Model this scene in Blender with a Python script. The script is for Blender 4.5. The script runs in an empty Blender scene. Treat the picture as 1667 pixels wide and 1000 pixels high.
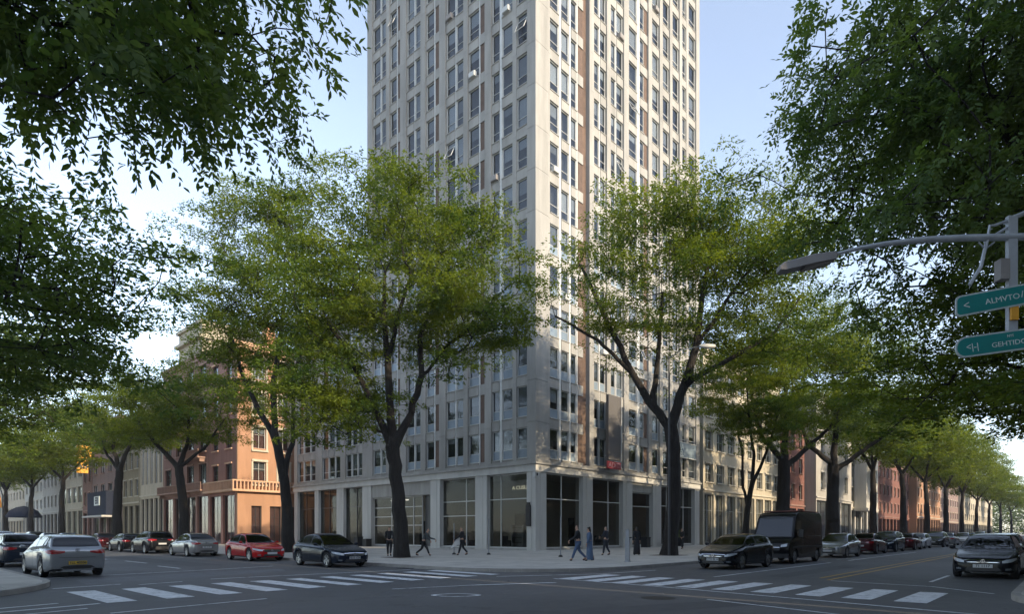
import bpy, bmesh, math, random
import numpy as np
from mathutils import Vector, Matrix
from mathutils.bvhtree import BVHTree
C = bpy.context.scene.collection
S = bpy.context.scene
R = math.radians
random.seed(7)

# ------------------------------------------------------------ camera, sky, sun
S.render.resolution_x, S.render.resolution_y = 1024, 615
cd = bpy.data.cameras.new('camera'); cam = bpy.data.objects.new('camera', cd); C.objects.link(cam)
cam.location = (-35.7, -30.4, 1.55); cam.rotation_euler = (R(90), 0, R(-47.39))
cd.sensor_width = 36; cd.lens = 21.53; cd.shift_y = 0.2202; cd.clip_end = 6000
S.camera = cam
W = bpy.data.worlds.new('World'); S.world = W; W.use_nodes = True
SUN_DIR = Vector((0.0, -1.0, math.tan(R(22)))).normalized()      # towards the sun
sky = W.node_tree.nodes.new('ShaderNodeTexSky'); sky.sky_type = 'NISHITA'; sky.sun_disc = False
sky.sun_elevation = R(22); sky.sun_rotation = R(180); sky.altitude = 0
sky.air_density = 1.0; sky.dust_density = 0.5; sky.ozone_density = 2.2
bg = W.node_tree.nodes['Background']; bg.inputs['Strength'].default_value = 0.14
hz_ = W.node_tree.nodes.new('ShaderNodeHueSaturation'); hz_.inputs['Saturation'].default_value = .68
W.node_tree.links.new(sky.outputs[0], hz_.inputs['Color']); W.node_tree.links.new(hz_.outputs[0], bg.inputs[0])
sd = bpy.data.lights.new('sun', 'SUN'); sd.energy = 2.25; sd.angle = R(0.53); sd.color = (1.0, 0.82, 0.57)
sun = bpy.data.objects.new('sun', sd); C.objects.link(sun)
sun.rotation_euler = (-SUN_DIR).to_track_quat('-Z', 'Y').to_euler()
S.view_settings.view_transform = 'Standard'; S.view_settings.look = 'None'
S.view_settings.gamma = 1; S.view_settings.exposure = 1.62
S.view_settings.use_curve_mapping = False

# ------------------------------------------------------------ materials
def nd(nt, t, **k):
    n = nt.nodes.new(t)
    for a, b in k.items():
        if a.startswith('i_'): n.inputs[a[2:].replace('_', ' ')].default_value = b
        else: setattr(n, a, b)
    return n
def newmat(name):
    m = bpy.data.materials.new(name); m.use_nodes = True
    return m, m.node_tree, m.node_tree.nodes['Principled BSDF']
def ramp(nt, src, stops):
    r = nt.nodes.new('ShaderNodeValToRGB'); e = r.color_ramp.elements
    while len(e) < len(stops): e.new(0.5)
    for q, (p, c) in zip(e, stops): q.position = p; q.color = (*c, 1) if len(c) == 3 else c
    nt.links.new(src, r.inputs[0]); return r
def mat(name, col, rough=0.7, var=0.15, scale=3.0, bump=0.0, bscale=40.0, metal=0.0, spec=0.5, streak=False, coat=0.0, rnd=0.0):
    m, nt, b = newmat(name); L = nt.links
    b.inputs['Roughness'].default_value = rough; b.inputs['Metallic'].default_value = metal
    b.inputs['Specular IOR Level'].default_value = spec; b.inputs['Coat Weight'].default_value = coat
    b.inputs['Coat Roughness'].default_value = 0.04
    geo = nd(nt, 'ShaderNodeNewGeometry')
    mp = nd(nt, 'ShaderNodeMapping'); L.new(geo.outputs['Position'], mp.inputs[0])
    if streak: mp.inputs['Scale'].default_value = (1, 1, 0.16)
    n1 = nd(nt, 'ShaderNodeTexNoise'); n1.inputs['Scale'].default_value = scale; n1.inputs['Detail'].default_value = 6
    n1.inputs['Roughness'].default_value = 0.65
    L.new(mp.outputs[0], n1.inputs[0])
    lo = tuple(c * (1 - var) for c in col); hi = tuple(min(1, c * (1 + var)) for c in col)
    r = ramp(nt, n1.outputs[0], [(0.3, lo), (0.7, hi)])
    out = r.outputs[0]
    if rnd:
        oi = nd(nt, 'ShaderNodeObjectInfo'); hs = nd(nt, 'ShaderNodeHueSaturation')
        mr = nd(nt, 'ShaderNodeMapRange'); mr.inputs['To Min'].default_value = 1 - rnd; mr.inputs['To Max'].default_value = 1 + rnd
        L.new(oi.outputs['Random'], mr.inputs[0]); L.new(mr.outputs[0], hs.inputs['Value']); L.new(out, hs.inputs['Color']); out = hs.outputs[0]
    L.new(out, b.inputs['Base Color'])
    if bump:
        n2 = nd(nt, 'ShaderNodeTexNoise'); n2.inputs['Scale'].default_value = bscale; n2.inputs['Detail'].default_value = 5
        L.new(geo.outputs['Position'], n2.inputs[0])
        bp = nd(nt, 'ShaderNodeBump'); bp.inputs['Strength'].default_value = bump; bp.inputs['Distance'].default_value = 0.02
        L.new(n2.outputs[0], bp.inputs['Height']); L.new(bp.outputs[0], b.inputs['Normal'])
    return m
M = {}
M['concrete'] = mat('concrete_panel', (.285, .275, .255), .8, .24, .7, .25, 25, streak=True, rnd=.05)
M['concrete_low'] = mat('concrete_column', (.47, .46, .435), .75, .14, .9, .2, 25, streak=True)
M['cornice'] = mat('cornice_stone', (.31, .30, .28), .8, .22, 1.2, .3, 30, streak=True)
M['frame'] = mat('window_frame_paint', (.52, .52, .50), .5, .08, 2)
M['frame_dark'] = mat('dark_frame_paint', (.05, .05, .055), .4, .1, 2)
M['blue_panel'] = mat('blue_grey_panel', (.17, .215, .26), .35, .12, 1.2, rnd=.18)
M['brown'] = mat('brown_brick_panel', (.115, .075, .056), .85, .22, 2, .5, 35, rnd=.12)
M['blind'] = mat('window_blind', (.46, .45, .42), .9, .06, 2, rnd=.5)
M['room'] = mat('room_dark', (.13, .128, .125), .9, .3, .8)
M['interior'] = mat('shop_interior_wall', (.42, .39, .33), .85, .1, .5)
M['interior_floor'] = mat('shop_floor', (.22, .20, .18), .6, .1, .5)
M['black'] = mat('black_matte', (.012, .012, .013), .6, .1, 3)
M['rubber'] = mat('tyre_rubber', (.018, .018, .019), .8, .15, 8, .3, 60)
M['plastic'] = mat('black_plastic', (.02, .02, .022), .5, .1, 3)
M['chrome'] = mat('chrome', (.7, .7, .72), .15, .03, 3, metal=1)
M['rim'] = mat('wheel_rim_metal', (.38, .39, .41), .3, .08, 4, metal=.9)
M['steel'] = mat('galvanised_steel', (.26, .275, .30), .45, .12, 4, metal=.5)
M['arm_steel'] = mat('mast_arm_steel', (.40, .42, .45), .4, .1, 4, metal=.3)
M['lamp_body'] = mat('lamp_housing', (.24, .22, .205), .6, .1, 3)
M['lamp_lens'] = mat('lamp_lens', (.14, .12, .11), .3, .1, 3)
M['green_sign'] = mat('green_sign_sheeting', (.003, .19, .175), .5, .05, 2)
M['white_paint'] = mat('white_lettering', (.62, .66, .62), .5, .05, 2)
M['sign_edge'] = mat('sign_edge', (.45, .5, .48), .5, .1, 2)
M['banner'] = mat('grey_blade_sign', (.105, .098, .095), .8, .05, .6)
M['red_sign'] = mat('red_sign', (.30, .035, .045), .6, .12, 2)
M['navy'] = mat('navy_awning', (.012, .018, .038), .9, .12, 1.5)
M['orange'] = mat('orange_canvas', (.78, .32, .04), .7, .12, 1)
M['yellow_sign'] = mat('yellow_sign', (.72, .33, .03), .6, .1, 2)
M['skin'] = mat('skin', (.38, .23, .16), .6, .06, 6)
M['hair'] = mat('hair', (.02, .014, .010), .6, .2, 20)
M['cloth_black'] = mat('black_cloth', (.014, .015, .018), .85, .2, 8)
M['cloth_slate'] = mat('slate_cloth', (.05, .06, .065), .85, .2, 8)
M['cloth_navy'] = mat('navy_cloth', (.02, .024, .035), .85, .2, 8)
M['denim'] = mat('denim', (.06, .095, .17), .85, .25, 10)
M['cloth_white'] = mat('white_cloth', (.62, .62, .6), .85, .08, 8)
M['cloth_grey'] = mat('grey_cloth', (.26, .26, .27), .85, .1, 8)
M['blue_cloth'] = mat('blue_cloth', (.075, .12, .20), .85, .12, 4)
M['headlight'] = mat('headlight_glass', (.42, .46, .50), .08, .1, 30, spec=.8, coat=1)
M['headlight_dark'] = mat('headlight_smoked', (.12, .135, .15), .08, .3, 30, spec=.8, coat=1)
M['taillight'] = mat('tail_light_red', (.28, .008, .012), .12, .3, 25, coat=1)
M['plate_white'] = mat('plate_white', (.45, .46, .47), .5, .04, 3)
M['plate_yellow'] = mat('plate_yellow', (.66, .43, .035), .5, .05, 3)
M['plate_ink'] = mat('plate_ink', (.06, .06, .06), .5, .05, 3)
M['car_seat'] = mat('car_seat', (.045, .045, .048), .8, .1, 3)

def glass(name, tint, gl=0.08, rough=0.03, ior=1.5):
    m, nt, b = newmat(name); L = nt.links
    nt.nodes.remove(b); out = nt.nodes['Material Output']
    tr = nd(nt, 'ShaderNodeBsdfTransparent'); tr.inputs[0].default_value = (*tint, 1)
    go = nd(nt, 'ShaderNodeBsdfGlossy'); go.inputs['Roughness'].default_value = rough
    fr = nd(nt, 'ShaderNodeFresnel'); fr.inputs['IOR'].default_value = ior
    ad = nd(nt, 'ShaderNodeMath', operation='ADD'); ad.inputs[1].default_value = gl; ad.use_clamp = True
    bf = nd(nt, 'ShaderNodeNewGeometry'); iv = nd(nt, 'ShaderNodeMath', operation='SUBTRACT'); iv.inputs[0].default_value = 1
    L.new(bf.outputs['Backfacing'], iv.inputs[1]); mu = nd(nt, 'ShaderNodeMath', operation='MULTIPLY')
    geo = nd(nt, 'ShaderNodeNewGeometry'); n2 = nd(nt, 'ShaderNodeTexNoise'); n2.inputs['Scale'].default_value = 1.3
    L.new(geo.outputs['Position'], n2.inputs[0])
    bp = nd(nt, 'ShaderNodeBump'); bp.inputs['Strength'].default_value = .12; bp.inputs['Distance'].default_value = .05
    L.new(n2.outputs[0], bp.inputs['Height']); L.new(bp.outputs[0], go.inputs['Normal'])
    L.new(fr.outputs[0], mu.inputs[0]); L.new(iv.outputs[0], mu.inputs[1]); L.new(mu.outputs[0], ad.inputs[0])
    mx = nd(nt, 'ShaderNodeMixShader'); L.new(ad.outputs[0], mx.inputs[0]); L.new(tr.outputs[0], mx.inputs[1]); L.new(go.outputs[0], mx.inputs[2])
    L.new(mx.outputs[0], out.inputs[0]); return m
M['pane'] = glass('window_glass', (.70, .73, .76), .03, ior=1.45)
M['shop_glass'] = glass('shop_glass', (.68, .68, .66), .0, ior=1.35)
M['car_glass'] = glass('car_glass', (.16, .17, .175), .07, .02, ior=1.5)
def paint(name, col, metal=.0):
    m = mat(name, col, .22, .04, 5, metal=metal, spec=.12, coat=.22); return m
M['paint_black'] = paint('car_paint_black', (.007, .008, .011))
M['paint_navy'] = paint('car_paint_navy', (.010, .015, .026))
M['paint_red'] = paint('car_paint_red', (.36, .010, .012))
M['paint_silver'] = paint('car_paint_silver', (.34, .34, .34), .6)
M['paint_grey'] = paint('car_paint_grey', (.30, .315, .33), .5)
M['paint_maroon'] = paint('car_paint_maroon', (.06, .008, .012))
M['paint_blue'] = paint('car_paint_blue', (.012, .035, .075))
M['paint_white'] = paint('car_paint_white', (.55, .56, .57))
M['paint_van'] = paint('van_paint_black', (.009, .009, .010))
def emit(name, col, s):
    m, nt, b = newmat(name); b.inputs['Base Color'].default_value = (*col, 1)
    b.inputs['Emission Color'].default_value = (*col, 1); b.inputs['Emission Strength'].default_value = s; return m
M['lit_sign'] = emit('lit_letters', (.9, .85, .6), .2)
M['lit_tube'] = emit('lit_tube', (1, .95, .85), .6)

def asphalt():
    m, nt, b = newmat('asphalt'); L = nt.links
    geo = nd(nt, 'ShaderNodeNewGeometry'); P = geo.outputs['Position']
    big = nd(nt, 'ShaderNodeTexNoise', noise_dimensions='3D'); big.inputs['Scale'].default_value = .13; big.inputs['Detail'].default_value = 4
    mid = nd(nt, 'ShaderNodeTexNoise'); mid.inputs['Scale'].default_value = 1.6; mid.inputs['Detail'].default_value = 8; mid.inputs['Roughness'].default_value = .7
    fin = nd(nt, 'ShaderNodeTexNoise'); fin.inputs['Scale'].default_value = 55; fin.inputs['Detail'].default_value = 3
    for n in (big, mid, fin): L.new(P, n.inputs[0])
    r1 = ramp(nt, big.outputs[0], [(.38, (.066, .069, .073)), (.60, (.098, .099, .102))])
    r2 = ramp(nt, mid.outputs[0], [(.3, (.78, .78, .78)), (.7, (1.18, 1.18, 1.18))])
    r3 = ramp(nt, fin.outputs[0], [(.3, (.75, .75, .75)), (.7, (1.25, 1.25, 1.25))])
    m1 = nd(nt, 'ShaderNodeMix', data_type='RGBA', blend_type='MULTIPLY'); m1.inputs[0].default_value = 1
    m2 = nd(nt, 'ShaderNodeMix', data_type='RGBA', blend_type='MULTIPLY'); m2.inputs[0].default_value = 1
    L.new(r1.outputs[0], m1.inputs[6]); L.new(r2.outputs[0], m1.inputs[7])
    L.new(m1.outputs[2], m2.inputs[6]); L.new(r3.outputs[0], m2.inputs[7])
    # cracks
    vor = nd(nt, 'ShaderNodeTexVoronoi', feature='DISTANCE_TO_EDGE'); vor.inputs['Scale'].default_value = .17
    wn = nd(nt, 'ShaderNodeTexNoise'); wn.inputs['Scale'].default_value = .9; wn.inputs['Detail'].default_value = 6
    L.new(P, wn.inputs[0])
    va = nd(nt, 'ShaderNodeVectorMath', operation='MULTIPLY_ADD'); va.inputs[1].default_value = (2.4, 2.4, 0)
    L.new(wn.outputs['Color'], va.inputs[0]); L.new(P, va.inputs[2]); L.new(va.outputs[0], vor.inputs['Vector'])
    rc = ramp(nt, vor.outputs['Distance'], [(.0, (.45, .45, .45)), (.004, (1, 1, 1))])
    m3 = nd(nt, 'ShaderNodeMix', data_type='RGBA', blend_type='MULTIPLY'); m3.inputs[0].default_value = .8
    L.new(m2.outputs[2], m3.inputs[6]); L.new(rc.outputs[0], m3.inputs[7])
    L.new(m3.outputs[2], b.inputs['Base Color'])
    rr = ramp(nt, mid.outputs[0], [(.3, (.55, .55, .55)), (.7, (.8, .8, .8))]); L.new(rr.outputs[0], b.inputs['Roughness'])
    bp = nd(nt, 'ShaderNodeBump'); bp.inputs['Strength'].default_value = .35; bp.inputs['Distance'].default_value = .01
    L.new(fin.outputs[0], bp.inputs['Height']); L.new(bp.outputs[0], b.inputs['Normal'])
    return m
M['asphalt'] = asphalt()
def pavement():
    m, nt, b = newmat('pavement_concrete'); L = nt.links
    geo = nd(nt, 'ShaderNodeNewGeometry'); P = geo.outputs['Position']
    br = nd(nt, 'ShaderNodeTexBrick'); br.offset = 0; br.inputs['Scale'].default_value = 1
    br.inputs['Brick Width'].default_value = 1.5; br.inputs['Row Height'].default_value = 1.5; br.inputs['Mortar Size'].default_value = .012
    br.inputs['Color1'].default_value = (.47, .445, .40, 1); br.inputs['Color2'].default_value = (.43, .41, .37, 1); br.inputs['Mortar'].default_value = (.27, .255, .23, 1)
    L.new(P, br.inputs[0])
    n = nd(nt, 'ShaderNodeTexNoise'); n.inputs['Scale'].default_value = .8; n.inputs['Detail'].default_value = 9; n.inputs['Roughness'].default_value = .7; L.new(P, n.inputs[0])
    r = ramp(nt, n.outputs[0], [(.3, (.72, .72, .72)), (.7, (1.15, 1.15, 1.15))])
    mx = nd(nt, 'ShaderNodeMix', data_type='RGBA', blend_type='MULTIPLY'); mx.inputs[0].default_value = 1
    L.new(br.outputs[0], mx.inputs[6]); L.new(r.outputs[0], mx.inputs[7]); L.new(mx.outputs[2], b.inputs['Base Color'])
    b.inputs['Roughness'].default_value = .85; return m
M['pavement'] = pavement()
M['kerb'] = mat('kerb_stone', (.30, .285, .26), .85, .2, 1.5, .3, 30)
def marking(name, col):
    m, nt, b = newmat(name); L = nt.links
    geo = nd(nt, 'ShaderNodeNewGeometry'); P = geo.outputs['Position']
    n = nd(nt, 'ShaderNodeTexNoise'); n.inputs['Scale'].default_value = 3.5; n.inputs['Detail'].default_value = 10; n.inputs['Roughness'].default_value = .75; L.new(P, n.inputs[0])
    r = ramp(nt, n.outputs[0], [(.36, (.11, .115, .12)), (.43, tuple(c * .72 for c in col)), (.62, col)])
    L.new(r.outputs[0], b.inputs['Base Color']); b.inputs['Roughness'].default_value = .6; return m
M['mark'] = marking('road_marking_white', (.72, .74, .76))
M['mark_y'] = marking('road_marking_yellow', (.50, .30, .05))
M['manhole'] = mat('manhole_iron', (.035, .035, .036), .6, .3, 9, .6, 30, metal=.4)
M['bark'] = mat('tree_bark', (.019, .0155, .013), .95, .45, 6, .9, 14, streak=True)
for n_ in M['bark'].node_tree.nodes:
    if n_.bl_idname == 'ShaderNodeBump': n_.inputs['Distance'].default_value = .12; n_.inputs['Strength'].default_value = 1
    if n_.bl_idname == 'ShaderNodeTexNoise' and n_.inputs['Scale'].default_value == 14:
        mp_ = M['bark'].node_tree.nodes.new('ShaderNodeMapping'); mp_.inputs['Scale'].default_value = (1, 1, .2)
        M['bark'].node_tree.links.new([q for q in M['bark'].node_tree.nodes if q.bl_idname == 'ShaderNodeNewGeometry'][0].outputs['Position'], mp_.inputs[0]); M['bark'].node_tree.links.new(mp_.outputs[0], n_.inputs[0])
M['patch'] = mat('asphalt_patch', (.062, .064, .067), .7, .2, 2.5, .3, 60); M['patch_light'] = mat('asphalt_patch_worn', (.125, .128, .135), .75, .2, 2.0, .3, 60)
M['soil'] = mat('tree_pit_soil', (.07, .05, .035), .95, .3, 4, .5, 20)
def leafmat(name, c1, c2, tr):
    m, nt, b = newmat(name); L = nt.links
    oi = nd(nt, 'ShaderNodeTexCoord'); n = nd(nt, 'ShaderNodeTexNoise'); n.inputs['Scale'].default_value = .45; n.inputs['Detail'].default_value = 5
    L.new(oi.outputs['Object'], n.inputs[0])
    n2 = nd(nt, 'ShaderNodeTexNoise'); n2.inputs['Scale'].default_value = 7; L.new(oi.outputs['Object'], n2.inputs[0])
    ad = nd(nt, 'ShaderNodeMath', operation='MULTIPLY_ADD'); ad.inputs[1].default_value = .6; L.new(n2.outputs[0], ad.inputs[0]); L.new(n.outputs[0], ad.inputs[2])
    r = ramp(nt, ad.outputs[0], [(.62, c1), (.98, c2)])
    L.new(r.outputs[0], b.inputs['Base Color']); b.inputs['Roughness'].default_value = .6; b.inputs['Specular IOR Level'].default_value = .25
    t = nd(nt, 'ShaderNodeBsdfTranslucent'); mulc = nd(nt, 'ShaderNodeMix', data_type='RGBA', blend_type='MULTIPLY'); mulc.inputs[0].default_value = 1
    L.new(r.outputs[0], mulc.inputs[6]); mulc.inputs[7].default_value = (*tr, 1); L.new(mulc.outputs[2], t.inputs[0])
    mx = nd(nt, 'ShaderNodeMixShader'); mx.inputs[0].default_value = .5
    L.new(b.outputs[0], mx.inputs[1]); L.new(t.outputs[0], mx.inputs[2]); L.new(mx.outputs[0], nt.nodes['Material Output'].inputs[0])
    return m
M['leaf'] = leafmat('locust_leaves', (.046, .098, .018), (.185, .240, .028), (1.5, 1.3, .5))
M['leaf_dark'] = leafmat('plane_leaves', (.055, .100, .030), (.145, .195, .052), (1.35, 1.35, .6))
M['leaf_lime'] = leafmat('lime_leaves', (.065, .108, .014), (.175, .215, .022), (1.4, 1.3, .45))

# ------------------------------------------------------------ mesh helpers
class MB:
    def __init__(s): s.v = []; s.f = []; s.m = []; s.mi = 0
    def box(s, x0, x1, y0, y1, z0, z1):
        if x0 > x1: x0, x1 = x1, x0
        if y0 > y1: y0, y1 = y1, y0
        if z0 > z1: z0, z1 = z1, z0
        b = len(s.v)
        s.v += [(x0,y0,z0),(x1,y0,z0),(x1,y1,z0),(x0,y1,z0),(x0,y0,z1),(x1,y0,z1),(x1,y1,z1),(x0,y1,z1)]
        for q in ((0,3,2,1),(4,5,6,7),(0,1,5,4),(1,2,6,5),(2,3,7,6),(3,0,4,7)):
            s.f.append(tuple(b + i for i in q)); s.m.append(s.mi)
        return s
    def quad(s, *p):
        b = len(s.v); s.v += [tuple(q) for q in p]; s.f.append(tuple(range(b, b + len(p)))); s.m.append(s.mi); return s
    def tube(s, pts, rad, n=8, caps=True):
        pts = [Vector(p) for p in pts]
        if not hasattr(rad, '__len__'): rad = [rad] * len(pts)
        b = len(s.v); prev = None
        for i, p in enumerate(pts):
            d = (pts[min(i + 1, len(pts) - 1)] - pts[max(i - 1, 0)]).normalized()
            a = prev - d * prev.dot(d) if prev is not None else d.orthogonal()
            if a.length < 1e-4: a = d.orthogonal()
            a.normalize(); prev = a; c = d.cross(a)
            for k in range(n):
                t = 2 * math.pi * k / n; s.v.append(tuple(p + (a * math.cos(t) + c * math.sin(t)) * rad[i]))
        for i in range(len(pts) - 1):
            for k in range(n):
                s.f.append((b + i*n + k, b + i*n + (k+1) % n, b + (i+1)*n + (k+1) % n, b + (i+1)*n + k)); s.m.append(s.mi)
        if caps:
            s.f.append(tuple(b + k for k in range(n))[::-1]); s.m.append(s.mi)
            s.f.append(tuple(b + (len(pts)-1)*n + k for k in range(n))); s.m.append(s.mi)
        return s
    def prism(s, poly, z0, z1):
        n = len(poly); b = len(s.v)
        s.v += [(x, y, z0) for x, y in poly] + [(x, y, z1) for x, y in poly]
        s.f.append(tuple(b + i for i in range(n))[::-1]); s.f.append(tuple(b + n + i for i in range(n)))
        s.m += [s.mi] * 2
        for i in range(n): s.f.append((b+i, b+(i+1) % n, b+n+(i+1) % n, b+n+i)); s.m.append(s.mi)
        return s
    def lathe(s, prof, n=24, axis='z', off=(0,0,0)):
        b = len(s.v)
        for r, z in prof:
            for k in range(n):
                t = 2*math.pi*k/n; c, q = r*math.cos(t), r*math.sin(t)
                p = {'z': (c, q, z), 'y': (c, z, q), 'x': (z, c, q)}[axis]
                s.v.append((p[0]+off[0], p[1]+off[1], p[2]+off[2]))
        for i in range(len(prof)-1):
            for k in range(n): s.f.append((b+i*n+k, b+i*n+(k+1) % n, b+(i+1)*n+(k+1) % n, b+(i+1)*n+k)); s.m.append(s.mi)
        return s
    def mesh(s, name, mats, origin=(0,0,0), smooth=None):
        me = bpy.data.meshes.new(name)
        ox, oy, oz = origin
        me.from_pydata([(x-ox, y-oy, z-oz) for x, y, z in s.v], [], s.f)
        if not isinstance(mats, (list, tuple)): mats = [mats]
        for m in mats: me.materials.append(m)
        me.polygons.foreach_set('material_index', s.m)
        if smooth is not None:
            me.polygons.foreach_set('use_smooth', [True]*len(s.f)); me.set_sharp_from_angle(angle=R(smooth))
        me.update(); return me
    def build(s, name, mats, parent=None, smooth=None, recalc=False):
        o0 = parent.matrix_world.translation if False else (wloc(parent) if parent else (0,0,0))
        me = s.mesh(name, mats, o0, smooth)
        if recalc:
            bm = bmesh.new(); bm.from_mesh(me); bmesh.ops.recalc_face_normals(bm, faces=bm.faces); bm.to_mesh(me); bm.free()
        return link(name, me, parent)
def wloc(o):
    v = Vector((0,0,0))
    while o is not None: v += o.location; o = o.parent
    return v
def link(name, data, parent=None, loc=None, rz=None):
    o = bpy.data.objects.new(name, data); C.objects.link(o)
    if parent: o.parent = parent
    if loc is not None: o.location = loc
    if rz is not None: o.rotation_euler = (0, 0, rz)
    return o
def tag(o, label=None, cat=None, group=None, kind=None):
    if label: o['label'] = label
    if cat: o['category'] = cat
    if group: o['group'] = group
    if kind: o['kind'] = kind
    return o
def thing(name, label, cat, loc=(0,0,0), rz=0, group=None):
    o = link(name, None, None, loc, rz); o.empty_display_size = .3
    return tag(o, label, cat, group)
def kids(o):
    return CH.get(o.name, [])
def copy_tree(o, parent=None):
    idx = {}
    for q in bpy.data.objects:
        if q.parent: idx.setdefault(q.parent.name, []).append(q)
    def rec(o, parent):
        c = o.copy(); C.objects.link(c); c.parent = parent
        for ch in idx.get(o.name, []): rec(ch, c)
        return c
    return rec(o, parent)
def text_mesh(name, txt, size, m, parent=None, loc=(0,0,0), rot=(0,0,0), depth=.004, align='CENTER', sx=1.0, bold=0.0):
    cu = bpy.data.curves.new(name, 'FONT'); cu.body = txt; cu.size = size; cu.extrude = depth; cu.align_x = align; cu.align_y = 'CENTER'
    cu.resolution_u = 3; cu.offset = bold
    t = bpy.data.objects.new('tmp', cu); C.objects.link(t)
    bpy.context.view_layer.update()
    me = bpy.data.meshes.new_from_object(t.evaluated_get(bpy.context.evaluated_depsgraph_get()))
    C.objects.unlink(t); bpy.data.objects.remove(t)
    me.materials.clear(); me.materials.append(m)
    o = link(name, me, parent, loc); o.rotation_euler = rot; o.scale = (sx, 1, 1); return o
# ------------------------------------------------------------ ground
def flat(name, poly, z, m, kind='structure'):
    mb = MB(); mb.quad(*[(x, y, z) for x, y in poly]); o = mb.build(name, m); o['kind'] = kind; return o
flat('ground', [(-3000,-3000),(3000,-3000),(3000,3000),(-3000,3000)], -.02, mat('ground_earth', (.10,.10,.09), .9, .2, .05))
flat('road', [(-60,-36),(900,-36),(900,900),(-60,900)], 0.0, M['asphalt'])
def arc(cx, cy, r, a0, a1, n=10):
    return [(cx + r*math.cos(R(a0+(a1-a0)*i/n)), cy + r*math.sin(R(a0+(a1-a0)*i/n))) for i in range(n+1)]
KZ = .13
def pave(name, edge, rest):
    # edge: kerb polyline; rest: the remaining corners closing the pavement
    poly = edge + rest
    mb = MB(); mb.prism(poly, -.01, KZ); o = mb.build(name, M['pavement'], recalc=True); o['kind'] = 'structure'
    # kerb stones follow the edge
    k = MB()
    acc = []
    for i in range(len(edge)-1):
        a, b = Vector(edge[i]), Vector(edge[i+1]); n = max(1, int((b-a).length/1.2)) if (b-a).length < 150 else int((b-a).length/4)
        for j in range(n): acc.append(a.lerp(b, j/n))
    acc.append(Vector(edge[-1]))
    for i in range(len(acc)-1):
        a, b = acc[i], acc[i+1]; d = (b-a).normalized(); nn = Vector((-d.y, d.x))
        sgn = pave.side
        a2, b2 = a + d*.006, b - d*.006
        p = [a2 + nn*sgn*.004*-1, b2 + nn*sgn*.004*-1, b2 + nn*sgn*.17, a2 + nn*sgn*.17]
        k.prism([(q.x, q.y) for q in p], -.01, KZ + .006)
    ko = k.build('kerb', M['kerb'], recalc=True); ko['kind'] = 'structure'
NE = [(-19.3, 900), (-19.3, -11.2)] + arc(-13.7, -11.2, 5.6, 180, 270, 14)[1:] + [(900, -16.8)]
pave.side = 1; pave('pavement', NE, [(900, 900)])
NW = [(-31.6, 900), (-31.6, -7.5)] + arc(-37.1, -7.5, 5.5, 0, -90, 12)[1:] + [(-90, -13.0)]
pave.side = -1; pave('pavement', NW, [(-90, 900)])
SO = [(900, -29.3), (-17.3, -29.3)] + arc(-17.3, -31.8, 2.5, 90, 180, 8)[1:-3] + [(-22, -32.2), (-90, -32.2)]
pave.side = 1; pave('pavement', SO, [(-90, -60), (900, -60)])

# painted markings: each sheet lies 4 mm above the asphalt
def marks(name, polys, m, z=.008):
    mb = MB()
    for p in polys: mb.quad(*[(x, y, z) for x, y in p])
    o = mb.build(name, m); o['kind'] = 'structure'; return o
def seg(x0, y0, x1, y1, w):
    d = Vector((x1-x0, y1-y0)).normalized(); n = Vector((-d.y, d.x))*w/2
    return [(x0-n.x, y0-n.y), (x1-n.x, y1-n.y), (x1+n.x, y1+n.y), (x0+n.x, y0+n.y)]
rs = random.Random(3)
for i in range(11):
    x = -31.55 + i*1.18
    j = lambda: rs.uniform(-.03, .03)
    w = .29 if i < 5 else .26
    marks('crossing_stripe', [[(x-w+j(), -14.9+j()), (x+w+j(), -14.9+j()), (x+w+j(), -11.3+j()), (x-w+j(), -11.3+j())]], M['mark'])
for i in range(10):
    y = -18.1 - i*1.07
    j = lambda: rs.uniform(-.03, .03)
    marks('crossing_stripe', [[(-19.9+j(), y-.3+j()), (-16.9+j(), y-.3+j()), (-16.9+j(), y+.3+j()), (-19.9+j(), y+.3+j())]], M['mark'])
marks('road_line', [seg(-32.3,-16.9,-29.1,-16.6,.1)], M['mark'])
marks('road_line', [seg(-25.7,-16.8,-23.4,-17.5,.09), seg(-23.4,-17.5,-21.0,-18.7,.16)], M['mark'])
marks('road_line', [seg(-19.75,-17.6,-20.1,-21.6,.12), seg(-20.1,-21.6,-21.4,-29.3,.12)], M['mark'])
marks('road_line', [seg(-22.35,-24.2,-23.5,-28.6,.09)], M['mark'])
marks('road_line', [seg(-31.4,-5.2,-25.5,-4.3,.12), seg(-25.5,-4.3,-22.6,-3.6,.12)], M['mark'])
marks('road_line', [seg(-27.6,-9.5,-20.0,-10.3,.12)], M['mark'])
marks('road_line', [seg(-31.9,-9.9,-30.2,-9.6,.12), seg(-29.9,-10.2,-28.6,-9.9,.1)], M['mark'])
marks('lane_dash', [seg(-25.6,3.5,-25.6,7,.12)], M['mark']); marks('lane_dash', [seg(-25.7,10,-25.7,13.5,.12)], M['mark'])
marks('lane_dash', [seg(-26.1,-2.4,-26.1,.3,.12)], M['mark']); marks('lane_dash', [seg(-25.6,17,-25.6,20.5,.12)], M['mark'])
for k in range(8): marks('lane_dash', [seg(-25.6,24+k*7,-25.6,27.5+k*7,.12)], M['mark'])
marks('centre_line', [seg(-13.6,-24.1,180,-24.1,.11), seg(-14.4,-24.55,180,-24.55,.11)], M['mark_y'])
marks('road_line', [seg(-14.6,-24.7,-14.9,-27.4,.1), seg(-14.9,-27.4,-16.3,-28.9,.1)], M['mark'])
marks('road_line', [seg(-13.0,-27.1,-9.2,-27.1,.1)], M['mark'])
marks('parking_line', [seg(-15.5,-21.25,-2,-21.3,.1), seg(1,-21.35,20,-21.4,.1)], M['mark'])
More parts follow.
